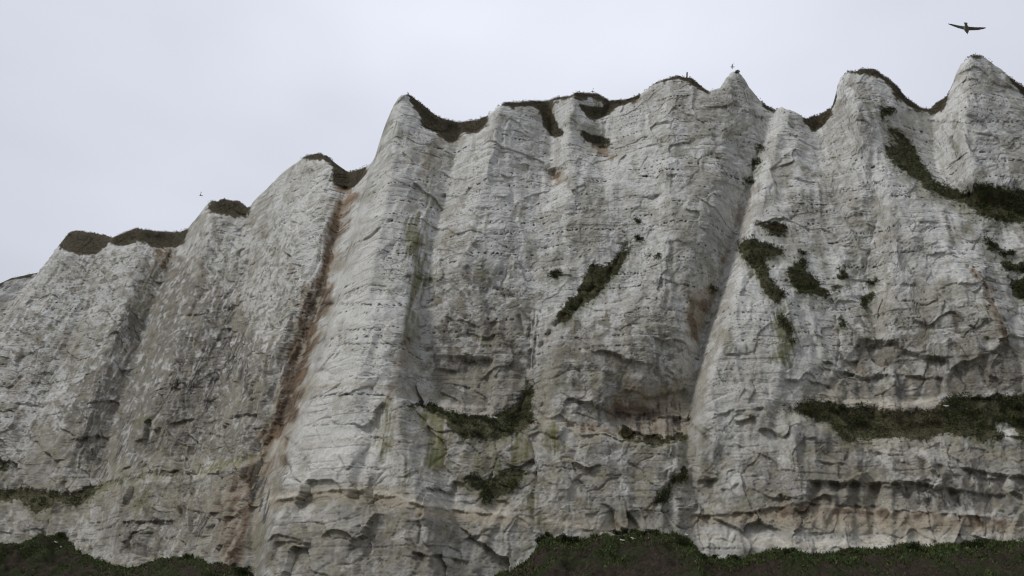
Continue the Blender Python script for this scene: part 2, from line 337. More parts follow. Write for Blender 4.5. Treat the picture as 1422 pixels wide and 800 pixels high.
SHRUBS = [  # outline, bulge in metres, label
    ([(862, 352), (870, 333), (875, 345), (860, 372), (845, 390), (825, 415), (800, 427), (790, 446), (771, 449), (780, 430), (805, 405), (812, 385), (822, 370), (845, 368)], .5,
     'long dark ivy strip climbing a diagonal crack in the middle of the chalk face'),
    ([(878, 325), (899, 333), (898, 338), (880, 331)], .3, 'little dark tuft just above the long ivy strip on the middle chalk face'),
    ([(903, 354), (917, 354), (918, 360), (904, 361)], .3, 'small round dark tuft right of the long diagonal ivy strip'),
    ([(878, 304), (893, 306), (890, 311), (879, 309)], .25, 'tiny dark tuft highest above the diagonal ivy strip'),
    ([(759, 377), (778, 372), (782, 380), (765, 388)], .3, 'small dark plant left of the upper end of the diagonal ivy strip'),
    ([(1047, 204), (1060, 201), (1062, 208), (1051, 213)], .35, 'dark tuft highest in the gully right of the chalk pinnacle'),
    ([(1040, 226), (1056, 219), (1058, 226), (1044, 238)], .35, 'second dark tuft from the top of the gully right of the pinnacle'),
    ([(1033, 250), (1049, 246), (1050, 252), (1036, 258)], .35, 'third dark tuft down the gully right of the chalk pinnacle'),
    ([(1028, 335), (1045, 330), (1070, 342), (1088, 345), (1086, 356), (1062, 358), (1062, 365), (1070, 388), (1092, 413), (1078, 419), (1062, 405), (1050, 372), (1035, 362), (1026, 350)], .7,
     'large dark green ivy with a tail hanging at the edge of the right buttress'),
    ([(1048, 308), (1072, 310), (1090, 313), (1097, 325), (1080, 327), (1062, 318)], .4, 'brownish creeper above the large ivy on the right buttress'),
    ([(1092, 379), (1109, 362), (1120, 366), (1120, 377), (1142, 396), (1144, 404), (1155, 421), (1139, 411), (1109, 407), (1101, 391)], .7,
     'dark ivy clump with a ragged lower tip in the middle of the right buttress'),
    ([(1110, 346), (1120, 348), (1119, 355), (1110, 355)], .3, 'tiny tuft above the dark ivy clump on the right buttress'),
    ([(1163, 377), (1179, 376), (1180, 385), (1165, 387)], .3, 'small brown plant right of the dark ivy clump, uppermost of the scattered tufts'),
    ([(1154, 396), (1168, 394), (1168, 401), (1157, 403)], .25, 'small tuft just below the little brown plant beside the ivy clump'),
    ([(1203, 389), (1220, 388), (1220, 395), (1205, 397)], .3, 'small tuft left of the long dark slot in the right face'),
    ([(1195, 416), (1206, 408), (1214, 406), (1212, 416), (1203, 422), (1202, 431), (1196, 428)], .4, 'dark two-lobed plant below the dark slot in the right face'),
    ([(1167, 446), (1178, 446), (1179, 456), (1168, 456)], .3, 'round dark tuft above the smooth grey slab of the right face'),
    ([(1079, 436), (1088, 440), (1096, 452), (1106, 474), (1098, 476), (1090, 458), (1080, 448)], .35, 'narrow hanging plant above the yellow green stain on the right buttress'),
    ([(1221, 150), (1240, 150), (1244, 157), (1235, 160), (1225, 165)], .3, 'small dark patch of plants at the head of the long diagonal shelf'),
    ([(1225, 167), (1240, 180), (1259, 191), (1274, 214), (1285, 236), (1300, 255), (1296, 268), (1285, 259), (1262, 240), (1240, 225), (1227, 210), (1235, 200), (1250, 208), (1245, 192), (1228, 178)], .6,
     'dark scrub running down the upper half of the diagonal shelf below the right summit'),
    ([(1302, 254), (1330, 266), (1349, 270), (1356, 255), (1379, 259), (1430, 268), (1470, 275), (1470, 315), (1430, 309), (1392, 308), (1366, 300), (1352, 290), (1337, 281), (1300, 270)], .8,
     'broad dark scrub filling the lower end of the diagonal shelf at the right edge'),
    ([(1367, 332), (1379, 336), (1386, 349), (1411, 347), (1409, 353), (1390, 357), (1371, 346)], .5, 'upper of three dark plants beside the rusty crack near the right edge'),
    ([(1386, 361), (1409, 368), (1440, 368), (1440, 378), (1397, 376)], .4, 'middle of three dark plants beside the rusty crack near the right edge'),
    ([(1401, 389), (1430, 387), (1440, 415), (1418, 417), (1406, 406)], .5, 'lowest of three dark plants beside the rusty crack near the right edge'),
    ([(1088, 567), (1105, 564), (1123, 557), (1151, 559), (1182, 568), (1210, 564), (1222, 569), (1222, 606), (1193, 609), (1179, 615), (1165, 604), (1154, 586), (1130, 581)], .9,
     'green scrub covering the left end of the right hand ledge'),
    ([(1222, 569), (1235, 572), (1270, 571), (1298, 570), (1301, 562), (1312, 556), (1312, 601), (1301, 600), (1287, 612), (1256, 607), (1222, 606)], .9,
     'brownish scrub in the middle of the right hand ledge'),
    ([(1312, 556), (1322, 552), (1375, 552), (1430, 548), (1480, 548), (1480, 610), (1422, 609), (1414, 600), (1413, 594), (1392, 584), (1377, 587), (1383, 600), (1392, 607), (1364, 612), (1347, 604), (1312, 601)], 1.0,
     'thick dark scrub on the ledge at the right edge round a bare white chalk patch'),
    ([(560, 556), (575, 562), (598, 560), (620, 571), (640, 577), (640, 608), (627, 595), (620, 582), (590, 569), (564, 565)], .6,
     'low dark scrub tapering along the left end of the central ledge'),
    ([(640, 576), (657, 578), (684, 584), (687, 578), (687, 606), (672, 611), (657, 606), (642, 609)], .9,
     'dense dark bush on the central ledge under the grey slab'),
    ([(687, 578), (710, 566), (722, 560), (737, 530), (742, 534), (735, 566), (742, 588), (712, 602), (687, 606)], .9,
     'dark bush on the central ledge reaching up into the crack'),
    ([(642, 666), (657, 659), (672, 670), (687, 660), (715, 650), (728, 655), (724, 670), (700, 685), (672, 699), (665, 678)], .8,
     'V shaped dark bush on the white chalk below the central ledge'),
    ([(953, 648), (940, 661), (928, 673), (915, 684), (910, 694), (923, 699), (928, 694), (928, 678), (940, 666), (946, 677), (955, 663)], .5,
     'narrow dark creeper in the crack low beside the right buttress'),
    ([(-60, 680), (0, 679), (22, 681), (37, 677), (67, 683), (90, 685), (86, 696), (64, 705), (49, 715), (41, 706), (34, 694), (11, 694), (-60, 696)], .8,
     'dark drooping scrub on the lower ledge at the left edge'),
    ([(90, 685), (101, 687), (124, 674), (142, 672), (131, 685), (109, 703), (90, 697)], .7,
     'low scrub at the foot of the gully on the left ledge'),
    ([(-20, 638), (10, 640), (14, 648), (4, 652), (-20, 652)], .5, 'small green clump above the left ledge at the picture edge'),
    ([(1018, 96), (1024, 94), (1027, 99), (1026, 103), (1021, 102)], .25, 'small dark tuft on the tip of the pointed pinnacle'),
    ([(858, 590), (900, 608), (945, 604), (957, 596), (950, 612), (905, 618), (860, 606)], .3, 'thin dark growth under the cave overhang on the central ledge'),
    ([(983, 400), (992, 392), (998, 400), (988, 406)], .3, 'tiny plant in the dark gully left of the right buttress'),
]
veg = new_map()
turf = new_map()
for pts, k in PLANTS:
    poly(turf, pts, 1.0)
for pts, b, l in SHRUBS:
    poly(veg, pts, .9)
ell(relief, 905, 574, 46, 24, -1.7, add=True)
ell(relief, 925, 548, 22, 12, -.7, add=True)
ell(relief, 648, 530, 40, 34, -1.0, add=True)
relief -= blur(turf, 7) * 1.1
veg_soft = blur(veg, 6); turf_soft = blur(turf, 5)
veg = blur(veg, 2); turf = blur(turf, 2)
steep = blur(np.abs(np.gradient(relief, axis=1)) * 9.5, 4)

# --- stains of the rock itself, and extra darkening of the cave hollow
brown, green, grey, black, tan, white, rust, cream = [new_map() for _ in range(8)]
stroke(brown, [(478, 275), (455, 390), (425, 480), (395, 580)], 17, .42)
stroke(brown, [(380, 620), (345, 700), (325, 790)], 26, .42)
stroke(rust, [(440, 440), (415, 520), (375, 620)], 12, .42)
stroke(rust, [(345, 640), (330, 720)], 16, .4)
stroke(cream, [(372, 693), (440, 681), (480, 677), (545, 687), (590, 700), (700, 713), (800, 730), (900, 740)], 3.6, 1.0)
stroke(cream, [(965, 745), (1060, 753), (1130, 757), (1200, 754), (1300, 748), (1440, 744)], 8, .8)
stroke(cream, [(690, 708), (800, 728), (900, 738)], 6, .5)
poly(brown, [(463, 270), (475, 275), (470, 310), (462, 350), (457, 395), (430, 400), (445, 370), (455, 330), (460, 300)], .8, 3)
poly(brown, [(425, 400), (466, 400), (462, 422), (444, 449), (429, 494), (421, 531), (425, 550), (406, 587), (380, 617), (361, 646), (363, 610), (376, 580), (391, 535), (399, 494), (414, 449), (417, 422)], .95, 4)
poly(brown, [(322, 650), (356, 645), (352, 720), (345, 800), (300, 800), (305, 717)], .55, 8)
poly(brown, [(206, 342), (242, 345), (238, 362), (225, 380), (212, 360)], .6, 3)
poly(brown, [(850, 526), (900, 540), (959, 560), (957, 605), (900, 610), (855, 590)], .62, 12)
ell(black, 925, 570, 30, 16, .5)  # darkens the cave hollow in the rock colour
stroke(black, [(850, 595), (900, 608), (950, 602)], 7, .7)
ell(grey, 880, 545, 60, 40, .7)
stroke(brown, [(800, 590), (850, 600)], 8, .5)
poly(brown, [(955, 402), (985, 395), (990, 430), (972, 474), (950, 470)], .55, 7)
stroke(brown, [(566, 290), (585, 250), (600, 210), (610, 190)], 9, .35)
stroke(brown, [(1050, 250), (1020, 330), (985, 430)], 8, .3)
stroke(brown, [(560, 480), (552, 520), (540, 550)], 8, .5)
stroke(brown, [(1352, 375), (1372, 410), (1398, 470)], 6, .7)
ell(brown, 770, 245, 14, 10, .8); ell(brown, 640, 480, 20, 20, .25); ell(brown, 1225, 520, 40, 20, .2)
stroke(rust, [(470, 266), (488, 268), (472, 290), (466, 320)], 8, .9); stroke(rust, [(460, 345), (450, 400)], 6, .5); stroke(rust, [(436, 430), (420, 500)], 8, .35)
stroke(rust, [(832, 207), (847, 216)], 9, .8); stroke(rust, [(945, 113), (962, 118)], 5, .5); stroke(rust, [(765, 252), (770, 246)], 6, .7)
stroke(rust, [(1376, 400), (1388, 440)], 4, .6); stroke(rust, [(868, 150), (885, 142)], 5, .45); stroke(rust, [(440, 385), (448, 372)], 8, .4)
stroke(green, [(572, 310), (577, 345), (580, 392)], 17, .6)
stroke(green, [(580, 392), (572, 440), (566, 470)], 10, .45)
stroke(green, [(600, 580), (610, 600), (606, 640)], 16, .85); stroke(green, [(536, 560), (532, 600), (528, 640)], 12, .5); stroke(green, [(770, 598), (772, 620)], 13, .75)
stroke(green, [(705, 600), (730, 620), (720, 640)], 18, .5); stroke(green, [(1082, 440), (1095, 470), (1088, 500)], 14, .8); stroke(green, [(665, 640), (700, 650)], 22, .35)
stroke(green, [(640, 470), (680, 472)], 9, .45); stroke(green, [(190, 590), (205, 585)], 14, .35); stroke(green, [(205, 680), (195, 710)], 14, .45)
stroke(green, [(735, 690), (742, 710)], 14, .45); stroke(green, [(880, 130), (855, 150)], 6, .3); stroke(green, [(290, 650), (345, 640)], 8, .4); stroke(green, [(560, 640), (570, 680)], 10, .4)
stroke(green, [(1040, 345), (1055, 385)], 10, .5); stroke(green, [(940, 760), (760, 752), (740, 775)], 6, .35); stroke(green, [(850, 600), (950, 607)], 6, .5)
stroke(green, [(550, 180), (590, 200), (600, 260)], 16, .22); stroke(green, [(822, 140), (830, 146)], 10, .4); stroke(green, [(30, 690), (140, 690)], 8, .4); stroke(green, [(100, 640), (130, 660)], 12, .3)
for e in [(640, 535, 48, 35, .9), (660, 450, 50, 32, .55), (720, 420, 24, 30, .5), (1290, 535, 110, 28, .75), (1210, 505, 40, 26, .6), (1300, 440, 60, 16, .5), (1360, 435, 40, 20, .5),
          (1240, 665 + 28, 110, 18, .6), (1360, 680, 60, 24, .6), (985, 690, 20, 26, .7), (1060, 690, 40, 14, .45), (870, 530, 40, 40, .45), (800, 500, 30, 40, .3), (930, 200, 60, 30, .22),
          (1010, 200, 45, 60, .35), (1130, 290, 60, 30, .4), (1240, 330, 24, 40, .3), (1190, 160, 40, 16, .35), (1260, 190, 24, 30, .4), (1330, 190, 20, 50, .35), (245, 400, 50, 60, .5), (190, 470, 60, 60, .4),
          (150, 600, 60, 55, .7), (60, 640, 40, 30, .5), (310, 640, 30, 18, .4), (270, 620, 40, 26, .75), (200, 742, 40, 18, .7), (290, 730, 26, 20, .65), (395, 770, 26, 16, .6), (545, 770, 30, 26, .5),
          (570, 560, 20, 50, .3), (640, 660, 30, 20, .25), (800, 680, 20, 20, .5), (840, 690, 14, 24, .5), (490, 250, 16, 60, .3), (365, 320, 16, 30, .3), (640, 790, 60, 12, .6), (1115, 700, 60, 8, .6),
          (900, 400, 26, 30, .25), (850, 300, 30, 30, .2), (960, 330, 40, 30, .25), (700, 540, 30, 30, .5), (1010, 530, 40, 14, .35), (755, 180, 16, 30, .3), (420, 640, 8, 14, .5), (1390, 540, 40, 20, .4)]:
    ell(grey, *e)
for pts in [[(320, 430), (310, 500), (285, 560)], [(335, 470), (318, 520)], [(290, 480), (262, 540)], [(250, 510), (240, 540)], [(270, 590), (258, 625)], [(190, 728), (180, 750)], [(215, 728), (222, 750)], [(285, 720), (276, 742)],
            [(330, 500), (345, 540)], [(250, 620), (275, 626)], [(935, 560), (950, 590)], [(870, 590), (940, 600)], [(1335, 520), (1340, 535)], [(740, 440), (738, 500)], [(735, 520), (722, 560)], [(350, 650), (352, 690)],
            [(180, 580), (165, 640)], [(860, 575), (900, 585)], [(362, 670), (366, 720)], [(1280, 690), (1330, 700)], [(1255, 683), (1290, 690)], [(130, 630), (150, 660)]]:
    stroke(black, pts, 9, .75)
ell(black, 900, 585, 45, 22, .45)  # wider dark patch over the same hollow
poly(grey, [(230, 340), (330, 410), (385, 480), (385, 580), (350, 630), (180, 655), (60, 650), (80, 560), (150, 450), (200, 380)], .8, 14)
poly(grey, [(-40, 470), (88, 345), (240, 345), (300, 300), (400, 320), (440, 400), (380, 600), (300, 660), (-40, 690)], .4, 14)
poly(grey, [(190, 672), (360, 655), (352, 790), (160, 772)], .6, 12)
poly(grey, [(590, 380), (700, 360), (735, 430), (730, 560), (690, 575), (600, 560), (575, 470)], .55, 12)
poly(grey, [(745, 500), (800, 430), (940, 430), (960, 520), (950, 600), (760, 580)], .5, 14)
poly(grey, [(1165, 440), (1330, 430), (1410, 480), (1430, 545), (1160, 555)], .5, 12)
poly(grey, [(1130, 640), (1440, 630), (1440, 705), (1110, 700)], .5, 10)
poly(grey, [(560, 700), (700, 735), (690, 800), (380, 800), (385, 750)], .4, 12)
stroke(black, [(142, 676), (195, 659), (274, 655)], 3, 1.0)
stroke(green, [(130, 682), (195, 661), (274, 655), (366, 632)], 6, .7)
poly(grey, [(597, 494), (640, 496), (684, 498), (684, 565), (612, 561), (597, 539)], .9, 6)
poly(grey, [(1166, 520), (1308, 528), (1322, 516), (1367, 498), (1397, 477), (1420, 505), (1420, 545), (1304, 552), (1266, 560), (1169, 556), (1156, 540)], .85, 3)
poly(grey, [(1197, 475), (1247, 479), (1255, 490), (1310, 505), (1300, 515), (1200, 512), (1180, 500)], .7, 3)
poly(grey, [(1126, 672), (1333, 684), (1420, 664), (1420, 700), (1380, 712), (1120, 700)], .7, 4)
poly(grey, [(610, 440), (690, 440), (712, 470), (700, 492), (600, 490)], .7, 4)
for pts, r, a in [([(375, 699), (472, 686), (542, 696), (585, 709), (640, 716), (710, 722), (800, 728), (872, 740), (930, 748)], 8, 1.0), ([(375, 686), (430, 676), (472, 673), (530, 679), (558, 684)], 3.5, .6),
                  ([(425, 541), (460, 535), (500, 533), (556, 542), (590, 550)], 3, .6), ([(417, 621), (450, 614), (481, 612), (537, 617), (580, 622)], 2.5, .45), ([(690, 705), (814, 722), (872, 737)], 12, .6),
                  ([(961, 722), (1060, 718), (1130, 720), (1217, 726), (1305, 730), (1440, 735)], 10, 1.0), ([(620, 570), (660, 575), (684, 577)], 4, .7), ([(1120, 556), (1190, 562), (1266, 566), (1300, 560)], 6, .6),
                  ([(700, 590), (760, 588), (840, 598)], 4, .5), ([(1180, 618), (1300, 622), (1422, 640)], 8, .45), ([(150, 690), (230, 700), (300, 690)], 14, .25), ([(800, 655), (900, 660)], 12, .2)]:
    stroke(tan, pts, r, a)
ell(black, 700, 560, 26, 30, .35)
ell(brown, 905, 575, 44, 22, .75)
ell(black, 935, 590, 26, 12, .8)  # lower end of the hollow darkened further
stroke(brown, [(1040, 716), (1060, 712), (1130, 708), (1220, 714), (1310, 722), (1390, 728)], 8, .7)
poly(tan, [(1040, 708), (1130, 702), (1300, 716), (1422, 724), (1440, 742), (1300, 742), (1130, 738), (1050, 732)], .7, 5)
for e in [(664, 416, 9, 20, .8), (338, 614, 9, 14, .9), (95, 640, 5, 18, .8), (1014, 664, 14, 13, .9), (1050, 750, 80, 14, .8), (980, 752, 26, 18, .6), (1200, 760, 60, 7, .5), (1400, 596, 18, 9, .9), (480, 480, 40, 60, .5),
          (470, 600, 60, 30, .5), (440, 720, 50, 16, .4), (1110, 460, 30, 60, .4), (1030, 470, 24, 60, .45), (560, 140, 12, 20, .3), (720, 200, 30, 40, .3), (870, 450, 30, 40, .35), (1280, 620, 60, 8, .4), (620, 700, 24, 16, .4), (200, 770, 60, 14, .35),
          (225, 530, 10, 50, .6), (185, 615, 8, 30, .5), (1270, 310, 40, 40, .25), (970, 640, 5, 80, .4), (930, 740, 30, 12, .4), (1100, 752, 120, 9, .9), (1250, 752, 90, 6, .6), (1380, 745, 60, 6, .5), (500, 300, 40, 60, .5), (470, 400, 30, 60, .6), (700, 250, 30, 60, .4), (860, 200, 60, 60, .4), (900, 300, 50, 40, .4), (1080, 200, 20, 40, .5), (1060, 300, 20, 40, .5), (1190, 240, 40, 30, .4), (1350, 140, 30, 40, .4), (420, 260, 30, 50, .5), (100, 420, 50, 60, .3), (370, 400, 30, 60, .3), (1040, 610, 60, 30, .5)]:
    ell(white, *e)
stroke(cream, [(1125, 555), (1190, 560), (1230, 563), (1300, 556)], 5, .7); stroke(cream, [(612, 562), (650, 574), (690, 578)], 5, .6); stroke(cream, [(1160, 545), (1200, 557)], 5, .5)
poly(white, [(535, 220), (572, 300), (562, 450), (548, 560), (545, 660), (400, 685), (388, 640), (425, 560), (470, 390), (502, 310)], .85, 8)
poly(white, [(1062, 250), (1090, 330), (1150, 420), (1150, 510), (1090, 560), (972, 585), (992, 500), (1042, 390)], .6, 9)
poly(white, [(560, 150), (590, 190), (575, 280), (535, 270)], .5, 8)
FLINT_TRACES = [([(429, 552), (470, 547), (530, 548), (545, 556)], 2.0), ([(425, 423), (470, 421), (560, 424)], 2.2), ([(470, 460), (500, 457), (530, 458)], 1.6), ([(450, 480), (500, 477), (560, 478)], 1.2),
                ([(1205, 352), (1260, 349), (1340, 352)], 1.4), ([(820, 481), (880, 480)], 1.0), ([(1290, 168), (1340, 170), (1422, 168)], 1.6), ([(700, 640), (740, 643), (800, 652)], 1.2)]
flintm = new_map()
for pts, r in FLINT_TRACES:
    stroke(flintm, pts, r, 1.0)


# ------------------------------------------------------------------ the cliff sheet
def catmull(pts, n):
    P = np.array(pts, float)
    P = np.vstack([2 * P[0] - P[1], P, 2 * P[-1] - P[-2]])
    out = []
    for i in range(1, len(P) - 2):
        t = np.linspace(0, 1, n, endpoint=False)[:, None]
        a, b, c, d = P[i - 1], P[i], P[i + 1], P[i + 2]
        out.append(.5 * (2 * b + (c - a) * t + (2 * a - 5 * b + 4 * c - d) * t ** 2 + (3 * b - a - 3 * c + d) * t ** 3))
    out.append(P[-2][None])
    return np.vstack(out)


def smooth1(a, w):
    k = np.exp(-np.linspace(-2, 2, 2 * w + 1) ** 2); k /= k.sum()
    return np.convolve(np.pad(a, w, mode='edge'), k, mode='valid')


def build_cliff(plan, skyline, NC, NR, lean_pts, hcap, seed, maps=True, zb=-3.0):
    C = catmull(plan, 200)
    seg = np.hypot(*np.diff(C, axis=0).T); S = np.concatenate([[0], np.cumsum(seg)])
    u50 = project(C[:, 0], C[:, 1], 52.0)[0]
    dens = np.concatenate([[0], np.cumsum(np.maximum(np.abs(np.diff(u50)), seg * 2.0))])
    q = np.linspace(0, dens[-1], NC)
    s = np.interp(q, dens, S)
    cx = np.interp(s, S, C[:, 0]); cy = np.interp(s, S, C[:, 1])
    ss = np.linspace(0, S[-1], 1500)
    tx = smooth1(np.gradient(np.interp(ss, S, C[:, 0]), ss), 60); ty = smooth1(np.gradient(np.interp(ss, S, C[:, 1]), ss), 60)
    tl = np.hypot(tx, ty); nx = np.interp(s, ss, ty / tl); ny = np.interp(s, ss, -tx / tl)
    lean = np.interp(cx, [p[0] for p in lean_pts], [p[1] for p in lean_pts])
    ZT = 91.7
    su, sv = skyline
    # buttresses stand out towards the sea, whichever way the plan of the face turns
    cl = np.hypot(cx, cy); fx_, fy_ = -cx / cl, -cy / cl
    # height of the top of every column
    H = np.full(NC, ZT)
    for _ in range(25):
        off = lean * (ZT - H)
        if maps:
            uu, vq = project(cx + nx * off, cy + ny * off, H)
            rel = sample(relief, uu, vq + 2)
            off = off - .8
        else:
            rel = 0
        x = cx + nx * off + fx_ * rel; y = cy + ny * off + fy_ * rel
        uu, _v = project(x, y, H)
        k = (400 - np.interp(uu, su, sv)) / FPX
        H = np.minimum(.5 * H + .5 * (CAMZ + y * (SP + k * CP) / (CP - k * SP)), hcap)
    H = H + np.round(perlin(s / 2.2, s * 0 + 8, seed + 2) * 2.4) / 2.4 * .28 + perlin(s / .9, s * 0, seed + 3) * .12 + perlin(s / .35, s * 0 + 5, seed + 4) * .06
    t = np.linspace(0, 1, NR)[:, None]
    Z = (zb + t * (H[None] - zb)).astype(F32)
    Sg = np.broadcast_to(s[None].astype(F32), Z.shape)
    bx, by = cx[None], cy[None]; NX, NY = nx[None], ny[None]
    base = lean[None] * (ZT - Z)
    if maps:
        U0, V0 = project(bx + NX * base, by + NY * base, Z)
        calm = (1 - .6 * np.clip(sample(blur(white, 8), U0, V0), 0, 1)).astype(F32)
    else:
        calm = F32(1)
    # the joints of the rock stand upright while the fall line of the face runs askew: texture coordinate along the joints
    if maps:
        du_dz = np.gradient(U0[NR // 2 - 60:NR // 2 + 60], axis=0).mean(0) / np.gradient(Z[NR // 2 - 60:NR // 2 + 60], axis=0).mean(0)
        du_ds = np.gradient(U0[NR // 2]) / np.gradient(s)
        sh = smooth1(np.clip(du_dz / np.where(np.abs(du_ds) < 1, 1, du_ds), -.3, .9) * .85, 60)
    else:
        sh = np.zeros(NC)
    Sq = (Sg + sh[None] * (Z - 50)).astype(F32)
    # bedding dips very gently and wavers
    zb_ = Z + perlin(Sg / 30, Z * 0 + 3, seed + 5) * .6 + perlin(Sg / 6, Z / 9, seed + 6) * .22 + np.broadcast_to(s[None].astype(F32), Z.shape) * .004
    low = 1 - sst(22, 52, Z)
    base = lean[None] * (ZT - Z)
    big = fbm(Sg / 11, Z / 22, 2, seed + 10) * .75
    w1x = perlin(Sg / 4, Z / 7, seed + 11)
    rib = np.abs(perlin(Sg / 3.4 + w1x * .7, Z / 19, seed + 12)) * -.55 + np.abs(perlin(Sg / 1.5 + w1x, Z / 8, seed + 13)) * -.16
    # beds of unequal hardness
    bedid = np.floor(zb_ / .62 + perlin(zb_ / 3.1, Sg * 0 + 9, seed + 14) * 1.2)
    bedh = (_hash((bedid.astype(np.int64) + 5000), (bedid.astype(np.int64) * 0 + seed), 77) & np.uint32(255)).astype(F32) / 255
    bedmask = sst(-.25, .35, perlin(Sg / 14, Z / 14, seed + 15))
    bed = (bedh - .5) * .10 * (.3 + .7 * bedmask)
    # joint-bounded blocks, scars of fallen slabs
    jx = perlin(Sq / 3, Z / 3, seed + 16) * .35; jy = perlin(Sq / 3 + 40, Z / 3, seed + 17) * .35
    f1, f2, cid = worley(Sq / 3.6 + jx, zb_ / 2.1 + jy, seed + 18)
    g1, g2, gid = worley(Sq / 1.25 + jx * 1.5, zb_ / .75 + jy * 1.5, seed + 19)
    h1, h2, hid = worley(Sq / .5 + jx * 2, zb_ / .34 + jy * 2, seed + 24)
    bm1 = .25 + .75 * sst(-.2, .4, perlin(Sq / 17, Z / 17, seed + 20)) * (.4 + .6 * low)
    bm2 = .3 + .7 * sst(-.3, .3, perlin(Sq / 9, Z / 9, seed + 21))
    rough = fbm(Sq / 1.6, Z / 1.1, 4, seed + 22)
    scoop = fbm(Sq / 2.6 + 9, Z / 4.2, 3, seed + 30)
    fine = fbm(Sq / .45, Z / .3, 2, seed + 23)
    fa = facets(Sq / 5.5 + jx * .8, zb_ / 5 + jy * .8 + Sq * .07, seed + 31) * 1.0 + facets(Sq / 2.1 + jx * 1.2, zb_ / 1.7 + jy * 1.2, seed + 32) * .24 * bm2 * (.45 + .55 * low)
    det = big + rib + fa * (.25 + .75 * calm) * (.5 + .5 * low) + bed + (cid - .5) * .42 * bm1 - .1 * sst(.08, 0, f2 - f1) * bm1 + (gid - .5) * .10 * bm2 * calm + (hid - .5) * .035 + (rough * .085 + fine * .03) * calm + scoop * .2
    topd = np.clip((H[None] - Z) / 1.6, 0, 1)
    det = det * (.35 + .65 * sst(0, 1, (H[None] - Z) / 3)) - .8 * (1 - topd) ** 2
    if maps:
        X = bx + NX * base; Y = by + NY * base
        for _ in range(5):
            U, V = project(X, Y, Z)
            d = sample(relief, U, V)
            dd = base + det / (1 + (.6 * sample(steep, U, V)) ** 2)
            X = bx + NX * dd + fx_[None] * d; Y = by + NY * dd + fy_[None] * d
    else:
        X = bx + NX * (base + det); Y = by + NY * (base + det)
    X = X.astype(F32); Y = Y.astype(F32)
    U, V = project(X, Y, Z)
    U = U.astype(F32); V = V.astype(F32)

    # ---------------- colour of the rock
    wu = fbm(Sq / 1.7, Z / 2.4, 3, seed + 40) * 7; wv = fbm(Sq / 1.7 + 30, Z / 2.4, 3, seed + 44) * 9
    W = (U + wu, V + wv)
    n_l = fbm(Sq / 9, Z / 13, 4, seed + 50)
    n_m = fbm(Sq / 2.2, Z / 2.6, 4, seed + 55)
    n_s = fbm(Sq / .55, Z / .5, 3, seed + 60)
    st1 = fbm(Sg / 1.1 + w1x * .5, Z / 12, 4, seed + 65)
    st2 = fbm(Sg / .42, Z / 5, 3, seed + 70)
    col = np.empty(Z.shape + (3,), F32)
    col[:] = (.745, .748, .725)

    def mix(c, f):
        f = np.clip(f, 0, 1)[..., None]
        col[:] = col * (1 - f) + np.array(c, F32) * f
    mp = (lambda m: sample(m, *W)) if maps else (lambda m: np.zeros(Z.shape, F32))
    wh = mp(white)
    keep = 1 - .92 * np.clip(wh, 0, 1)
    mix((.52, .507, .465), sst(-.05, .55, n_l + .35 * n_m) * .7 * keep)
    mix((.40, .38, .325), sst(.1, .5, st1 + .3 * n_m) * .5 * keep)
    mix((.43, .408, .35), low * .68 * (.35 + .65 * keep))  # chalk blended darker and greyer towards the foot of the cliff
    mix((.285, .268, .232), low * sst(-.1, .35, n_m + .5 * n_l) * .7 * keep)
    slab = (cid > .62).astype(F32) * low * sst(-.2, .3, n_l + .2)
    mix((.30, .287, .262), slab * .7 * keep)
    # crisp-edged weathering film, flaked off in places
    gr = mp(grey)
    fx = fbm(Sq / 2.1 + n_m * .5, Z / 2.7 + n_s * .08, 5, seed + 90, .58)
    fy = fbm(Sq / 1.3 + 50, Z / 1.5 + 20, 5, seed + 95, .6)
    regional = .16 * low + .22 * n_l + (.12 * mp(grey) if maps else 0) - .25 * np.clip(wh, 0, 1)
    film = sst(.06, .13, fx + regional - .21)
    mix((.29, .272, .20), film * (.45 + .35 * low) * sst(-.8, .2, fy + .2) * keep)
    film2 = sst(.1, .16, fy + regional * .9 - .23)
    mix((.275, .258, .228), film2 * (.42 + .28 * low) * keep)
    mix((.72, .72, .69), sst(.14, .2, -fx + .25 * fy - .12 - regional * .5) * .45 * (1 - .85 * np.clip(gr * 1.6, 0, 1)))
    mix((.76, .75, .71), sst(.25, .5, gid - .5 + n_m * .4) * .25 * (1 - .7 * np.clip(gr * 1.6, 0, 1)))
    mix((.76, .75, .70), wh * sst(-.5, .3, n_m + wh * .3) * .7)
    gr = mp(grey)
    mix((.37, .347, .30), np.clip(gr, 0, 1) * .5 * (1 - .5 * sst(.1, .5, -n_m)))
    gk = np.clip(gr * 3, 0, 1)
    mix((.255, .232, .185), sst(.30, .44, gr * .52 + .42 * n_m + .3 * fx + .15 * n_s) * .75 * gk)
    mix((.225, .212, .19), sst(.34, .44, gr * .5 + .5 * fy + .3 * st1 + .12 * n_s) * .75 * gk)
    mix((.62, .60, .55), sst(.30, .40, .75 * fbm(Sq / 2.6 + 3, Z / 4.2, 5, seed + 98, .6) + .1) * gk * .22)
    bl = fbm(Sq / 6.5 + 7, Z / 8, 6, seed + 120, .6)
    mix((.36, .335, .265), sst(.12, .26, bl + .06 * n_s) * .5 * (.4 + .6 * keep))
    if maps:
        tn = sample(tan, U + wu * .2, V + wv * .14)
        mix((.43, .375, .285), tn * sst(-1.1, -.2, n_m + st2 * .3) * .9)
        mix((.66, .615, .52), sample(cream, U + wu * .3, V + wv * .15) * .85)
    gn = mp(green)
    mix((.215, .205, .115), sst(.15, .6, gn + .6 * st2 + .35 * n_m) * .75 * np.clip(gn * 3, 0, 1))
    mix((.17, .18, .06), sst(.55, .95, gn + .6 * st2 + .3 * n_s) * .75)
    br = mp(brown)
    mix((.38, .318, .24), sst(.1, .5, br + .3 * n_m) * .7)
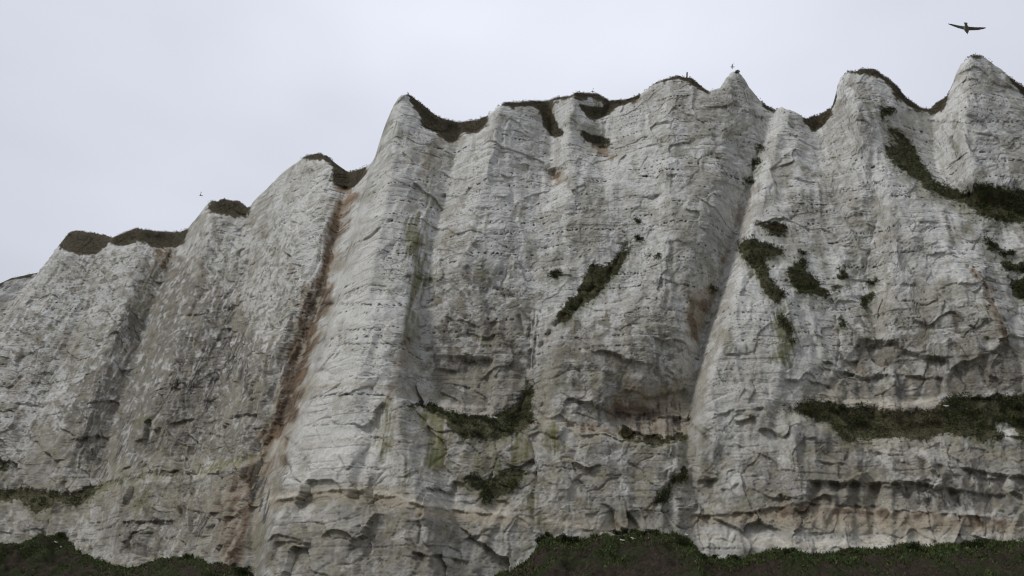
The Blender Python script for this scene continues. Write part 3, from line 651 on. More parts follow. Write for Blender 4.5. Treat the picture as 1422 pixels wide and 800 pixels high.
    mix((.19, .14, .10), sst(.5, .85, br + .75 * n_m + .5 * st1) * .8 * np.clip(br * 3, 0, 1))
    mix((.09, .065, .048), sst(.75, 1.05, br + .5 * st1 + .4 * n_s + .2 * n_m) * .75 * np.clip(br * 2, 0, 1))
    ru = mp(rust)
    mix((.29, .20, .125), sst(.3, .8, ru + .6 * n_m + .3 * st2) * .75 * np.clip(ru * 3, 0, 1))
    bk = mp(black)
    mix((.085, .083, .08), sst(.5, .75, bk * .8 + .75 * st2 + .3 * n_s) * .85 * np.clip(bk * 3, 0, 1))
    # lichen and dirt specks, general streaks
    mix((.20, .19, .16), sst(.38, .62, st2 * .6 + n_s * .5 + n_l * .2) * .45 * keep)
    mix((.30, .285, .20), sst(.35, .7, fbm(Sq / 3, Z / 6, 3, seed + 75)) * .4)
    # flints: broken courses of dark nodules
    per = zb_ / 1.35 + perlin(zb_ / 4, Sg * 0, seed + 80) * .8
    fb = np.abs(per - np.round(per)) * 1.35
    course = (_hash(np.round(per).astype(np.int64) + 900, np.round(per).astype(np.int64) * 0 + 3, 5) & np.uint32(255)).astype(F32) / 255
    dots = perlin(Sg / .34, np.round(per) * 7.7 + zb_ / .5, seed + 81)
    wide = sst(-.1, .35, perlin(Sg / 5, np.round(per) * 3.3, seed + 82))
    fl = sst(.17, .11, fb) * sst(.2, .32, dots + .2 * (course - .5)) * wide * (course > .2) * (1 - .45 * low)
    fl2 = sst(.46, .54, perlin(Sg / .26, Z / .2, seed + 83)) * sst(.05, .3, perlin(Sg / 8, zb_ / 1.3, seed + 84)) * .8
    if maps:
        ft = sample(flintm, U, V + perlin(Sg / 3, Z * 0, seed + 85) * 2) * sst(0, .25, perlin(Sg / .4, Z / .3, seed + 86))
        fl = np.maximum(fl, ft)
    fl = np.maximum(fl, fl2 * (1 - .4 * low))
    mix((.05, .05, .052), fl * .95)
    # thin bedding partings, dirt caught in them
    part = sst(.10, .02, np.abs(zb_ / .9 - np.round(zb_ / .9)) * .9) * sst(.1, .4, perlin(Sg / 4, np.round(zb_ / .9) * 5.1, seed + 87))
    mix((.22, .21, .19), part * .5)
    joint = sst(.05, .0, f2 - f1) * sst(0, .3, perlin(Sg / 12, Z / 12, seed + 88))
    mix((.18, .17, .15), joint * .5)
    if maps:
        vg = np.maximum(sample(veg, *W), sample(veg, U, V)); tf = np.maximum(sample(turf, U + wu * .5, V + wv * .4), sample(turf, U, V))
        vs_ = sample(veg_soft, U, V) + .35 * fy + .2 * n_s
        mix((.05, .046, .03), np.maximum(sst(.45, .7, vg + .3 * n_s + .8 * fy - .2), sst(.3, .45, vs_) * (sample(veg_soft, U, V) > .06)))
        mix((.22, .215, .12), sst(.05, .35, sample(veg_soft, U, V - 8) + .25 * st2) * .35 * (sample(veg_soft, U, V - 8) > .02))
        mix((.12, .106, .075), np.maximum(sst(.45, .7, tf + .3 * n_s), sst(.3, .42, sample(turf_soft, U, V) + .45 * fy) * (sample(turf_soft, U, V) > .06)))
    else:
        tf = sst(1.6, .9, H[None] - Z + n_m * 1.2)
        mix((.085, .08, .055), tf)
    # flint nodules stand a little proud / leave sockets
    X -= (NX * fl * .12).astype(F32); Y -= (NY * fl * .12).astype(F32)
    X -= (NX * part * .05).astype(F32); Y -= (NY * part * .05).astype(F32)
    # roll over onto the plateau
    backs = np.array([.35, .9, 1.8, 3.5, 7, 14, 30, 60])
    Hs = smooth1(H, 80) - 1.5
    rX = [X[-1] - nx * b for b in backs]; rY = [Y[-1] - ny * b for b in backs]
    rZ = [H + (np.minimum(Hs, H) - H) * (1 - math.exp(-b / 5)) - .02 * b - .1 for b in backs]
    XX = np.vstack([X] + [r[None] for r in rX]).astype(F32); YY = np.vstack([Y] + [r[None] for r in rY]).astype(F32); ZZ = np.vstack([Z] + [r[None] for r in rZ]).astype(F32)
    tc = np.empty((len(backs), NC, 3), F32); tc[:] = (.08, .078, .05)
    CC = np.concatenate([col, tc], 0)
    return dict(X=X, Y=Y, Z=Z, U=U, V=V, nx=nx, ny=ny, H=H, cx=cx, cy=cy, lean=lean, XX=XX, YY=YY, ZZ=ZZ, CC=CC, s=s, tf=tf)


def grid_mesh(name, X, Y, Z, colr=None):
    nr, nc = X.shape
    me = bpy.data.meshes.new(name)
    co = np.stack([X, Y, Z], -1).reshape(-1, 3).astype(F32)
    idx = np.arange(nr * nc, dtype=np.int32).reshape(nr, nc)
    q = np.stack([idx[:-1, :-1], idx[:-1, 1:], idx[1:, 1:], idx[1:, :-1]], -1).reshape(-1, 4)
    me.vertices.add(len(co)); me.vertices.foreach_set("co", co.ravel())
    me.loops.add(q.size); me.loops.foreach_set("vertex_index", q.ravel())
    me.polygons.add(len(q))
    me.polygons.foreach_set("loop_start", np.arange(0, q.size, 4, dtype=np.int32))
    me.polygons.foreach_set("use_smooth", np.ones(len(q), bool))
    me.update(calc_edges=True)
    if colr is not None:
        at = me.color_attributes.new("Col", 'FLOAT_COLOR', 'POINT')
        at.data.foreach_set("color", np.concatenate([colr.reshape(-1, 3), np.ones((len(co), 1), F32)], 1).astype(F32).ravel())
    return me


def link(name, me, mat=None, parent=None, **props):
    o = bpy.data.objects.new(name, me)
    COL.objects.link(o)
    if mat is not None:
        me.materials.append(mat)
    if parent is not None:
        o.parent = parent
    for k, v in props.items():
        o[k] = v
    return o


# ------------------------------------------------------------------ materials
def attr_mat(name, rough=.95, scale=6.0, amount=.18, bump=.0, bump_scale=9.0, spec=.2, translucent=0):
    m = bpy.data.materials.new(name); m.use_nodes = True
    nt = m.node_tree; ns = nt.nodes; b = ns["Principled BSDF"]
    b.inputs["Roughness"].default_value = rough
    b.inputs["Specular IOR Level"].default_value = spec
    a = ns.new("ShaderNodeAttribute"); a.attribute_name = "Col"
    tc = ns.new("ShaderNodeTexCoord")
    nz = ns.new("ShaderNodeTexNoise"); nz.inputs["Scale"].default_value = scale; nz.inputs["Detail"].default_value = 4; nz.inputs["Roughness"].default_value = .65
    nt.links.new(tc.outputs["Object"], nz.inputs["Vector"])
    mr = ns.new("ShaderNodeMapRange"); mr.inputs["From Min"].default_value = .3; mr.inputs["From Max"].default_value = .7
    mr.inputs["To Min"].default_value = 1 - amount; mr.inputs["To Max"].default_value = 1 + amount
    nt.links.new(nz.outputs["Fac"], mr.inputs["Value"])
    mu = ns.new("ShaderNodeVectorMath"); mu.operation = 'SCALE'
    nt.links.new(a.outputs["Color"], mu.inputs[0]); nt.links.new(mr.outputs["Result"], mu.inputs["Scale"])
    nt.links.new(mu.outputs["Vector"], b.inputs["Base Color"])
    if bump:
        n2 = ns.new("ShaderNodeTexNoise"); n2.inputs["Scale"].default_value = bump_scale; n2.inputs["Detail"].default_value = 5; n2.inputs["Roughness"].default_value = .7
        nt.links.new(tc.outputs["Object"], n2.inputs["Vector"])
        bp = ns.new("ShaderNodeBump"); bp.inputs["Strength"].default_value = bump; bp.inputs["Distance"].default_value = .12
        nt.links.new(n2.outputs["Fac"], bp.inputs["Height"]); nt.links.new(bp.outputs["Normal"], b.inputs["Normal"])
    return m


M_CHALK = attr_mat("chalk", .95, 3.5, .18, .5, 5.0, .1)
M_LEAF = attr_mat("leaves", .7, 1.2, .25, spec=.25)
M_GRASS = attr_mat("grass_blades", .8, .8, .25, spec=.15)
M_BANK = attr_mat("bank_soil", .95, 1.5, .3, .6, 3.0, .1)
M_BIRD = attr_mat("feathers", .7, 14.0, .1, spec=.2)


def plain(name, c, rough=.8, scale=8, amt=.3):
    m = bpy.data.materials.new(name); m.use_nodes = True
    nt = m.node_tree; b = nt.nodes["Principled BSDF"]; b.inputs["Roughness"].default_value = rough
    tc = nt.nodes.new("ShaderNodeTexCoord"); nz = nt.nodes.new("ShaderNodeTexNoise"); nz.inputs["Scale"].default_value = scale; nz.inputs["Detail"].default_value = 6
    cr = nt.nodes.new("ShaderNodeValToRGB")
    cr.color_ramp.elements[0].position = .3; cr.color_ramp.elements[1].position = .7
    cr.color_ramp.elements[0].color = tuple(x * (1 - amt) for x in c) + (1,); cr.color_ramp.elements[1].color = tuple(x * (1 + amt) for x in c) + (1,)
    nt.links.new(tc.outputs["Object"], nz.inputs["Vector"]); nt.links.new(nz.outputs["Fac"], cr.inputs["Fac"]); nt.links.new(cr.outputs["Color"], b.inputs["Base Color"])
    return m


# ------------------------------------------------------------------ build the cliffs
PLAN = [(-112, 235), (-115, 205), (-114, 186), (-110, 172), (-101, 162), (-82, 156), (-62, 147), (-40, 132), (-24, 116.5), (-8, 111), (10, 109), (28, 108), (59, 106), (90, 104), (120, 103)]
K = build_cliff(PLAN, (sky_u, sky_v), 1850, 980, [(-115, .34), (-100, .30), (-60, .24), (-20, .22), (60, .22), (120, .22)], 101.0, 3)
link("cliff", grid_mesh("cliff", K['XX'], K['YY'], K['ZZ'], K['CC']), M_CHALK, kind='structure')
HP = [(-235, 178), (-200, 182), (-172, 183), (-150, 183), (-131, 186), (-116, 192), (-104, 205), (-98, 225)]
hs = ([-500, -100, 0, 15, 50, 90, 200], [430, 405, 391, 384, 377, 376, 376])
K2 = build_cliff(HP, hs, 420, 520, [(-235, .26), (-98, .26)], 99.0, 61, maps=False)
link("headland", grid_mesh("headland", K2['XX'], K2['YY'], K2['ZZ'], K2['CC']), M_CHALK, kind='structure')


# ------------------------------------------------------------------ foliage builders
class Leaves:
    def __init__(self):
        self.c, self.a, self.b, self.k = [], [], [], []

    def add(self, C, A, B, colr):
        self.c.append(C); self.a.append(A); self.b.append(B); self.k.append(colr)

    def mesh(self, name):
        C = np.concatenate(self.c); A = np.concatenate(self.a); B = np.concatenate(self.b); Kc = np.concatenate(self.k)
        n = len(C)
        co = np.stack([C - A, C + B, C + A * 1.1, C - B], 1).reshape(-1, 3).astype(F32)
        me = bpy.data.meshes.new(name)
        me.vertices.add(4 * n); me.vertices.foreach_set("co", co.ravel())
        me.loops.add(4 * n); me.loops.foreach_set("vertex_index", np.arange(4 * n, dtype=np.int32))
        me.polygons.add(n); me.polygons.foreach_set("loop_start", np.arange(0, 4 * n, 4, dtype=np.int32))
        me.update(calc_edges=True)
        at = me.color_attributes.new("Col", 'FLOAT_COLOR', 'POINT')
        kk = np.repeat(np.concatenate([Kc, np.ones((n, 1))], 1), 4, 0).astype(F32)
        at.data.foreach_set("color", kk.ravel())
        return me


def rdir(n):
    v = rng.normal(size=(n, 3)); return v / np.linalg.norm(v, axis=1, keepdims=True)


def palette(n, cols, jit=.3):
    c = np.array(cols)[rng.integers(0, len(cols), n)]
    return c * (1 + jit * rng.uniform(-1, 1, (n, 1)))


GREEN = [(.042, .072, .02), (.06, .092, .028), (.03, .05, .018), (.09, .10, .038), (.085, .066, .04)]
BROWNISH = [(.115, .092, .058), (.09, .088, .044), (.14, .112, .07), (.065, .075, .03)]
TURFC = [(.14, .122, .075), (.115, .104, .064), (.16, .128, .088), (.10, .098, .054), (.12, .092, .068)]


def pick_verts(K, pts, pad=0):
    us = [p[0] for p in pts]; vs = [p[1] for p in pts]
    m = (K['U'] > min(us)) & (K['U'] < max(us)) & (K['V'] > min(vs)) & (K['V'] < max(vs))
    j, i = np.nonzero(m)
    ins = inside(pts, K['U'][j, i], K['V'][j, i])
    return j[ins], i[ins]


def area(pts):
    return abs(sum(a[0] * b[1] - b[0] * a[1] for a, b in zip(pts, pts[1:] + pts[:1]))) / 2


def shrub_mesh(pts, bulge, cols, name):
    j, i = pick_verts(K, pts)
    if len(j) < 4:
        return None, None
    P = np.stack([K['X'][j, i], K['Y'][j, i], K['Z'][j, i]], 1).astype(float)
    N = np.stack([K['nx'][i], K['ny'][i], np.full(len(i), .45)], 1)
    pxm = FPX / float(np.median(P[:, 1] * CP + (P[:, 2] - CAMZ) * SP))
    A = area(pts) / pxm ** 2 / .8
    nc = max(6, int(A * (2.6 if A > 12 else 5)))
    L = Leaves()
    sel = rng.integers(0, len(j), nc)
    for q in sel:
        if A > 12 and perlin(P[q, 0] / 1.7, P[q, 2] / 1.1 + P[q, 1] * .3, 720) < .02:
            continue
        r = rng.uniform(.28 if A > 12 else .42, .62) * (.5 + bulge * .7)
        cen = P[q] + N[q] * rng.uniform(-.1, .55) * bulge
        n = int(70 * (r / .5) ** 2) + 16
        d = rdir(n)
        C = cen + d * r * rng.uniform(.55, 1.08, (n, 1)) * np.array([1, 1, .8])
        s = rng.uniform(.05, .13, (n, 1))
        a = rdir(n) * s
        bb = np.cross(a, rdir(n)); bb *= .55
        tone = rng.uniform(.55, 1.5) * (np.array([1.25, 1.0, .9]) if rng.random() < .3 else 1.0)
        L.add(C, a, bb, palette(n, cols) * tone)
    # ragged fringe of sprigs creeping beyond the clumps
    us = [p[0] for p in pts]; vs = [p[1] for p in pts]
    m = (K['U'] > min(us) - 7) & (K['U'] < max(us) + 7) & (K['V'] > min(vs) - 6) & (K['V'] < max(vs) + 10)
    jf, if_ = np.nonzero(m)
    uu, vv_ = K['U'][jf, if_], K['V'][jf, if_]
    dl = dist_line(pts + pts[:1], uu, vv_)
    ok = (inside(pts, uu, vv_) | (dl < 3.5 + 5 * perlin(uu / 5, vv_ / 5, 700))) & (perlin(uu / 3.3, vv_ / 3.3, 705) > -.15)
    jf, if_ = jf[ok], if_[ok]
    if len(jf) and A > 12:
        P2 = np.stack([K['X'][jf, if_], K['Y'][jf, if_], K['Z'][jf, if_]], 1).astype(float)
        N2 = np.stack([K['nx'][if_], K['ny'][if_], np.full(len(if_), .3)], 1)
        n = int(A * 90) + 20
        q = rng.integers(0, len(jf), n)
        C = P2[q] + N2[q] * rng.uniform(0, .35, (n, 1)) * bulge + rng.normal(size=(n, 3)) * .07
        a = rdir(n) * rng.uniform(.05, .14, (n, 1)); bb = np.cross(a, rdir(n)) * .45
        L.add(C, a, bb, palette(n, cols + BROWNISH) * (1 + .4 * perlin(C[:, 0] / .8, C[:, 2] / .8, 710)[:, None]))
    base = P[np.argmin(P[:, 2])]
    return L, base


for pts, bulge, label in SHRUBS:
    cols = BROWNISH if ('brown' in label or 'thin' in label) else GREEN
    L, base = shrub_mesh(pts, bulge, cols, "shrub")
    if L is None:
        print("no verts for", label); continue
    L.c = [c - base for c in L.c]
    big_ = area(pts) > 250
    nm = "ivy" if 'ivy' in label else ("creeper" if 'creeper' in label else ("bush" if ('bush' in label or 'scrub' in label) else "cliff_plant"))
    o = link(nm, L.mesh(nm), M_LEAF, label=label, category='plant' if nm in ('cliff_plant', 'creeper') else nm, group='plants growing on the chalk face')
    o.location = base

# turf hanging over the rim of the cliff: grass, one object
TL = Leaves()


def turf_points(P, N, n, size, cols, lift=.05):
    q = rng.integers(0, len(P), n)
    h = rng.uniform(.4, 1.0, (n, 1)) * size
    d = N[q] * rng.uniform(.2, .9, (n, 1)) + np.array([0, 0, 1]) * rng.uniform(-.2, 1.0, (n, 1)) + rng.normal(size=(n, 3)) * .45
    d /= np.linalg.norm(d, axis=1, keepdims=True)
    a = d * h * .5
    C = P[q] + a * .8 + N[q] * lift
    b = np.cross(d, rdir(n)) * size * .13
    patch = perlin(C[:, 0] / 1.3, C[:, 2] / .9 + C[:, 1], 5)[:, None]
    return C, a, b, palette(n, cols) * (1 + .45 * patch)


for pts, k in PLANTS:
    j, i = pick_verts(K, pts)
    if len(j) < 4:
        print('no turf', pts[0]); continue
    P = np.stack([K['X'][j, i], K['Y'][j, i], K['Z'][j, i]], 1).astype(float)
    N = np.stack([K['nx'][i], K['ny'][i], np.full(len(i), .2)], 1)
    A = area(pts) / 70
    TL.add(*turf_points(P, N, int(A * 170) + 60, .26, TURFC))
# thin turf along the whole rim where the skyline is grassed
for KK, seg_ in ((K, [(80, 262), (285, 350), (418, 510), (566, 890), (893, 990), (1050, 1080), (1112, 1160), (1172, 1320), (1340, 1385), (1395, 1500)]), (K2, [(-100, 120)])):
    ut = KK['U'][-1]
    m = np.zeros(len(ut), bool)
    for a, b in seg_:
        m |= (ut > a) & (ut < b)
    ii = np.nonzero(m)[0]
    P = np.stack([KK['X'][-1][ii], KK['Y'][-1][ii], KK['Z'][-1][ii]], 1).astype(float)
    N = np.stack([KK['nx'][ii], KK['ny'][ii], np.full(len(ii), .3)], 1)
    P[:, :2] += N[:, :2] * rng.uniform(-.6, .3, (len(ii), 1))
    TL.add(*turf_points(P, N, len(ii) * 7, .3, TURFC))
link("grass", TL.mesh("grass"), M_GRASS, kind='stuff', label='dull olive turf hanging over the rim of the cliff', category='grass')

# ------------------------------------------------------------------ bank below and ground
BANK = [(-260, 775), (-40, 768), (0, 764), (19, 759), (41, 755), (64, 749), (79, 742), (88, 739), (95, 752), (112, 766), (135, 778), (161, 786), (184, 788), (210, 784), (240, 781), (262, 771), (280, 778), (345, 792), (370, 830), (430, 860),
        (600, 860), (680, 808), (695, 797), (730, 783), (742, 765), (752, 752), (775, 748), (800, 752), (825, 745), (850, 742), (880, 740), (900, 737), (950, 745), (962, 752), (968, 770), (985, 774), (1010, 778), (1040, 774), (1060, 768), (1075, 763),
        (1095, 765), (1120, 770), (1170, 768), (1200, 762), (1260, 758), (1330, 758), (1370, 753), (1422, 752), (1700, 752)]
bu = [p[0] for p in BANK]; bv = [p[1] for p in BANK]
NC = K['X'].shape[1]
d_ = K['V'] - np.interp(K['U'], bu, bv)          # >0 : below the bank line
jc = np.argmax(d_ < 0, axis=0)                   # first row above the line
ci = np.arange(NC)
ptx, pty, ptz = K['X'][jc, ci].astype(float), K['Y'][jc, ci].astype(float), K['Z'][jc, ci].astype(float)
w = 7
ptx, pty, ptz = smooth1(ptx, 12), smooth1(pty, 12), smooth1(ptz, w)
ptz = ptz + fbm(K['s'] / 2.2, K['s'] * 0, 3, 480) * .38
ts = np.concatenate([[-6, -3, -1.5, -.6], np.linspace(0, 14, 90), np.linspace(14.5, 60, 60)])
bX = ptx[None] + K['nx'][None] * ts[:, None]; bY = pty[None] + K['ny'][None] * ts[:, None]
rise = np.where(ts < 0, -ts * .25, -(ts * .42 + .0))[:, None]
lump = fbm(bX / 3.0, bY / 3.0, 4, 301) * 1.4 * np.clip(ts / 3, 0, 1)[:, None]
bZ = ptz[None] + rise + lump
bZ = np.maximum(bZ, -.25 + 0 * bZ)
nl = fbm(bX / 4, bY / 4, 3, 310)
bc = np.empty(bX.shape + (3,), F32); bc[:] = (.035, .042, .02)
fm = sst(-.1, .3, nl)[..., None]; bc = bc * (1 - fm) + np.array((.05, .04, .03)) * fm
step = 2
link("bank", grid_mesh("bank", bX[::-1, ::step], bY[::-1, ::step], bZ[::-1, ::step], bc[::-1, ::step]), M_BANK, kind='structure')

Rg = 2500
gx = np.concatenate([-np.geomspace(Rg, 30, 40), np.linspace(-28, 28, 15), np.geomspace(30, Rg, 40)])
GX, GY = np.meshgrid(gx, gx)
GZ = fbm(GX / 20, GY / 20, 2, 400) * .15
GC = np.empty(GX.shape + (3,), F32); GC[:] = (.10, .095, .06)
link("ground", grid_mesh("ground", GX, GY, GZ, GC), M_BANK, kind='structure')

# grass and dead bramble on the bank
bank_visible = (bZ > .3)
BU, BV = project(bX, bY, bZ)
vis = bank_visible & (BV < 830) & (ts[:, None] >= -.6) & (BU > -40) & (BU < 1460)
jj, ii = np.nonzero(vis)
P = np.stack([bX[jj, ii], bY[jj, ii], bZ[jj, ii]], 1); N = np.stack([K['nx'][ii], K['ny'][ii], np.full(len(ii), .6)], 1)
tt = ts[jj]; un, vn = BU[jj, ii], BV[jj, ii]
edge = vn - np.interp(un, bu, bv)
greenish = (edge < 16 + 9 * perlin(un / 40, un * 0, 420)) | (nl[jj, ii] < -.22)
BG = Leaves()
_=0; gi = np.nonzero(greenish)[0]; bi = np.nonzero(~greenish)[0]
BG.add(*turf_points(P[gi], N[gi], 36000, .46, [(.075, .14, .032), (.10, .165, .045), (.13, .15, .055), (.05, .08, .024), (.20, .17, .09)], .0))
link("grass", BG.mesh("bank_grass"), M_GRASS, kind='stuff', label='dark green rough grass on the bank under the cliff', category='grass')
BB = Leaves()
n = 34000; q = bi[rng.integers(0, len(bi), n)]
d = rdir(n) * np.array([1, 1, .6]) + np.array([0, 0, .5]); h = rng.uniform(.12, .4, (n, 1))
lumpn = np.clip(perlin(P[q][:, 0] / 1.1, P[q][:, 1] / 1.1, 430)[:, None] + .35, 0, 1)
C = P[q] + np.array([0, 0, 1]) * rng.uniform(0, .9, (n, 1)) * lumpn + d * h * .3
BB.add(C, d * h * .5, np.cross(d, rdir(n)) * .022, palette(n, [(.10, .074, .056), (.135, .10, .074), (.065, .052, .04), (.06, .07, .032)]))
link("bramble", BB.mesh("bramble"), M_GRASS, kind='stuff', label='brown leafless bramble tangle along the foot of the bank', category='bramble')


def bank_point(u, v):
    k = np.argmin((BU - u) ** 2 + (BV - v) ** 2 + np.where(ts[:, None] < 0, 1e6, 0))
    a, b = np.unravel_index(k, BU.shape)
    return Vector((bX[a, b], bY[a, b], bZ[a, b]))


def face_point(u, v):
    k = np.argmin((K['U'] - u) ** 2 + (K['V'] - v) ** 2)
    a, b = np.unravel_index(k, K['U'].shape)
    return Vector((float(K['X'][a, b]), float(K['Y'][a, b]), float(K['Z'][a, b]))), Vector((K['nx'][b], K['ny'][b], 0))


BUSHES = [(745, 752, .5, .95, 'dark bush at the left end of the grass bank against chalk'), (760, 748, .55, .8, 'dark bush second from the left end of the grass bank'),
          (782, 750, .6, .7, 'low rounded bush on the bank crest left of the resting gulls'), (800, 752, .6, .6, 'low dark bush on the bank crest just left of the resting gulls'), (859, 744, .45, .8, 'small upright bush on the bank crest above the resting gulls'),
          (905, 741, .6, .55, 'leafy bush at the highest point of the grass bank'), (948, 757, .7, .9, 'bush at the right end of the grassy hump before the bare chalk'),
          (975, 775, .4, .5, 'first small bush in the row under the bare white chalk'), (996, 775, .38, .55, 'second small bush in the row under the bare white chalk'), (1018, 775, .55, .6, 'third and largest bush in the row under the bare white chalk'),
          (1100, 768, .7, .6, 'wide low bush on the crest right of the bare white chalk'), (1180, 768, .7, .5, 'low bush midway along the right part of the bank crest'), (1265, 761, .7, .5, 'low bush on the right bank crest under the tan band'),
          (1350, 758, .8, .65, 'broad dark bush on the bank crest near the right edge'), (84, 746, .6, .8, 'dark bush at the peak of the grass bank on the left'), (215, 783, .5, .5, 'little bush on the left bank crest below the dark stain'),
          (235, 781, .45, .5, 'small bush second along the left bank crest'), (265, 776, .7, .6, 'bush on the rise of the left bank before the brown gully'), (330, 794, .8, .5, 'wide dark bush on the left bank at the foot of the brown gully')]
for u, v, r, hgt, label in BUSHES:
    p = bank_point(u, v)
    L = Leaves()
    for c in range(max(5, int(9 * r / .5))):
        cen = np.array([rng.normal() * r * .55, rng.normal() * r * .4, rng.uniform(.1, 1) * hgt * .75])
        rr = r * rng.uniform(.35, .6); n = int(150 * rr + 60)
        dd = rdir(n)
        a = rdir(n) * rng.uniform(.05, .11, (n, 1))
        L.add(cen + dd * rr * rng.uniform(.5, 1.05, (n, 1)), a, np.cross(a, rdir(n)) * .55, palette(n, GREEN[:4]) * rng.uniform(.4, .9))
    o = link("bush", L.mesh("bush"), M_LEAF, label=label, category='bush', group='bushes along the bank crest')
    o.location = p - Vector((0, 0, .1))


# ------------------------------------------------------------------ gulls
def bird_remesh(bm, vox, colf, name):
    me = bpy.data.meshes.new(name); bm.to_mesh(me); bm.free()
    o = bpy.data.objects.new(name, me); COL.objects.link(o)
    md = o.modifiers.new("r", 'REMESH'); md.mode = 'VOXEL'; md.voxel_size = vox; md.use_smooth_shade = True
    sm = o.modifiers.new("s", 'SMOOTH'); sm.iterations = 2; sm.factor = .4
    dg = bpy.context.evaluated_depsgraph_get()
    nm = bpy.data.meshes.new_from_object(o.evaluated_get(dg))
    bpy.data.objects.remove(o); bpy.data.meshes.remove(me)
    nm.name = name
    at = nm.color_attributes.new("Col", 'FLOAT_COLOR', 'POINT')
    for k, v in enumerate(nm.vertices):
        at.data[k].color = (*colf(v.co), 1)
    nm.materials.clear()
    return nm


def loft(bm, rings):
    vr = [[bm.verts.new(c) for c in r] for r in rings]
    n = len(vr[0])
    for a, b in zip(vr[:-1], vr[1:]):
        for k in range(n):
            bm.faces.new((a[k], a[(k + 1) % n], b[(k + 1) % n], b[k]))
    bm.faces.new(list(reversed(vr[0]))); bm.faces.new(vr[-1])


def body_rings(secs, n=12):
    return [[Vector((cx_ + rx * math.cos(2 * math.pi * k / n), y, z + rz * math.sin(2 * math.pi * k / n))) for k in range(n)] for (y, cx_, z, rx, rz) in secs]


def flying_gull(name, wing, vox=.012, dark=1.0):
    """+y is forward; wing = sections (x, y of mid chord, z, half chord, half thickness)"""
    bm = bmesh.new()
    loft(bm, body_rings([(.325, 0, .0, .012, .012), (.29, 0, .005, .028, .03), (.25, 0, .01, .05, .05), (.2, 0, .008, .052, .052), (.14, 0, 0, .07, .068), (.05, 0, -.005, .085, .08), (-.06, 0, 0, .075, .068),
                         (-.15, 0, .008, .05, .04), (-.2, 0, .012, .05, .02), (-.31, 0, .015, .075, .012)]))
    for sgn in (-1, 1):
        w_ = wing if sgn > 0 else (wing if not isinstance(wing, tuple) else wing)
        rings = []
        for (x, y, z, hc, th) in w_[0 if sgn < 0 else 1]:
            rings.append([Vector((sgn * x, y + 1.22 * hc * math.cos(a), z + th * math.sin(a))) for a in [2 * math.pi * k / 10 for k in range(10)]])
        loft(bm, rings)
    bmesh.ops.recalc_face_normals(bm, faces=bm.faces)

    def colf(c):
        ax = abs(c.x)
        if ax < .08:
            return (.44 * dark, .43 * dark, .43 * dark)
        if ax > .52:
            return (.12, .12, .14)
        return (.36 * dark, .35 * dark, .39 * dark)
    return bird_remesh(bm, vox, colf, name)


def wing_secs(up, sweep=1.0, droop=0.0, span=1.0):
    # wrist forward, hand swept back
    base_ = [(.03, .05, .02, .095, .025), (.12, .06, .03, .095, .018), (.25, .085, .05, .085, .014), (.34, .085, .06, .078, .013), (.45, .045, .06, .066, .012), (.56, -.005, .05, .045, .011), (.66, -.06, .04, .014, .009)]
    out = []
    for x, y, z, hc, th in base_:
        ang = up * min(x / .3, 1.0) if up > .5 else up
        out.append((x * span * math.cos(ang), y * sweep, z + x * span * math.sin(ang) - droop * max(0, x - .3), hc, th))
    return out


def place_bird(name, mesh, loc, heading, pitch, roll, **props):
    o = link(name, mesh, M_BIRD, **props)
    o.location = loc
    o.rotation_euler = (Matrix.Rotation(heading, 3, 'Z') @ Matrix.Rotation(pitch, 3, 'X') @ Matrix.Rotation(roll, 3, 'Y')).to_euler()
    return o


M_BILL = plain("bill", (.35, .25, .06), .5, 30, .2)


def bill_mesh(tip_y):
    bm = bmesh.new()
    loft(bm, body_rings([(tip_y - .075, 0, 0, .014, .016), (tip_y - .02, 0, -.002, .009, .011), (tip_y, 0, -.008, .003, .004)], 8))
    bmesh.ops.recalc_face_normals(bm, faces=bm.faces)
    me = bpy.data.meshes.new("bill"); bm.to_mesh(me); bm.free()
    return me


def rim_point(u):
    k = np.argmin(np.abs(K['U'][-1] - u))
    return Vector((float(K['X'][-1, k]), float(K['Y'][-1, k]), float(K['Z'][-1, k])))


GG = 'gulls in the air around the cliff'
g = place_bird("gull", flying_gull("gull", (wing_secs(.10, 1.1, .10), wing_secs(.06, 1.1, .12))), point_at(1342, 39, 29.0), math.radians(-33), math.radians(0), math.radians(33),
               label='large dark gull gliding with spread wings against the sky at upper right', category='gull', group=GG)
link("bill", bill_mesh(.375), M_BILL, g)
for (u, v, f, hd, pt, rl, up, lab) in [
    (1017.5, 93, 112, 80, 12, -78, .12, 'small banking gull with wings on edge just above the pointed pinnacle'),
    (279, 271.5, 135, 80, 5, 18, .95, 'tiny distant gull with raised wings above the left turf knoll'),
]:
    g = place_bird("gull", flying_gull("gull", (wing_secs(up), wing_secs(up * .6)), .012), point_at(u, v, f), math.radians(hd), math.radians(pt), math.radians(rl), label=lab, category='gull', group=GG)
    link("bill", bill_mesh(.375), M_BILL, g)
fp, fn = face_point(823, 131)
g = place_bird("gull", flying_gull("gull", (wing_secs(1.15), wing_secs(.8)), .012), rim_point(823) + Vector((0, -.2, .25)), math.radians(75), math.radians(20), math.radians(8),
               label='gull landing with wings raised on the middle turf rim', category='gull', group=GG)
link("bill", bill_mesh(.375), M_BILL, g)


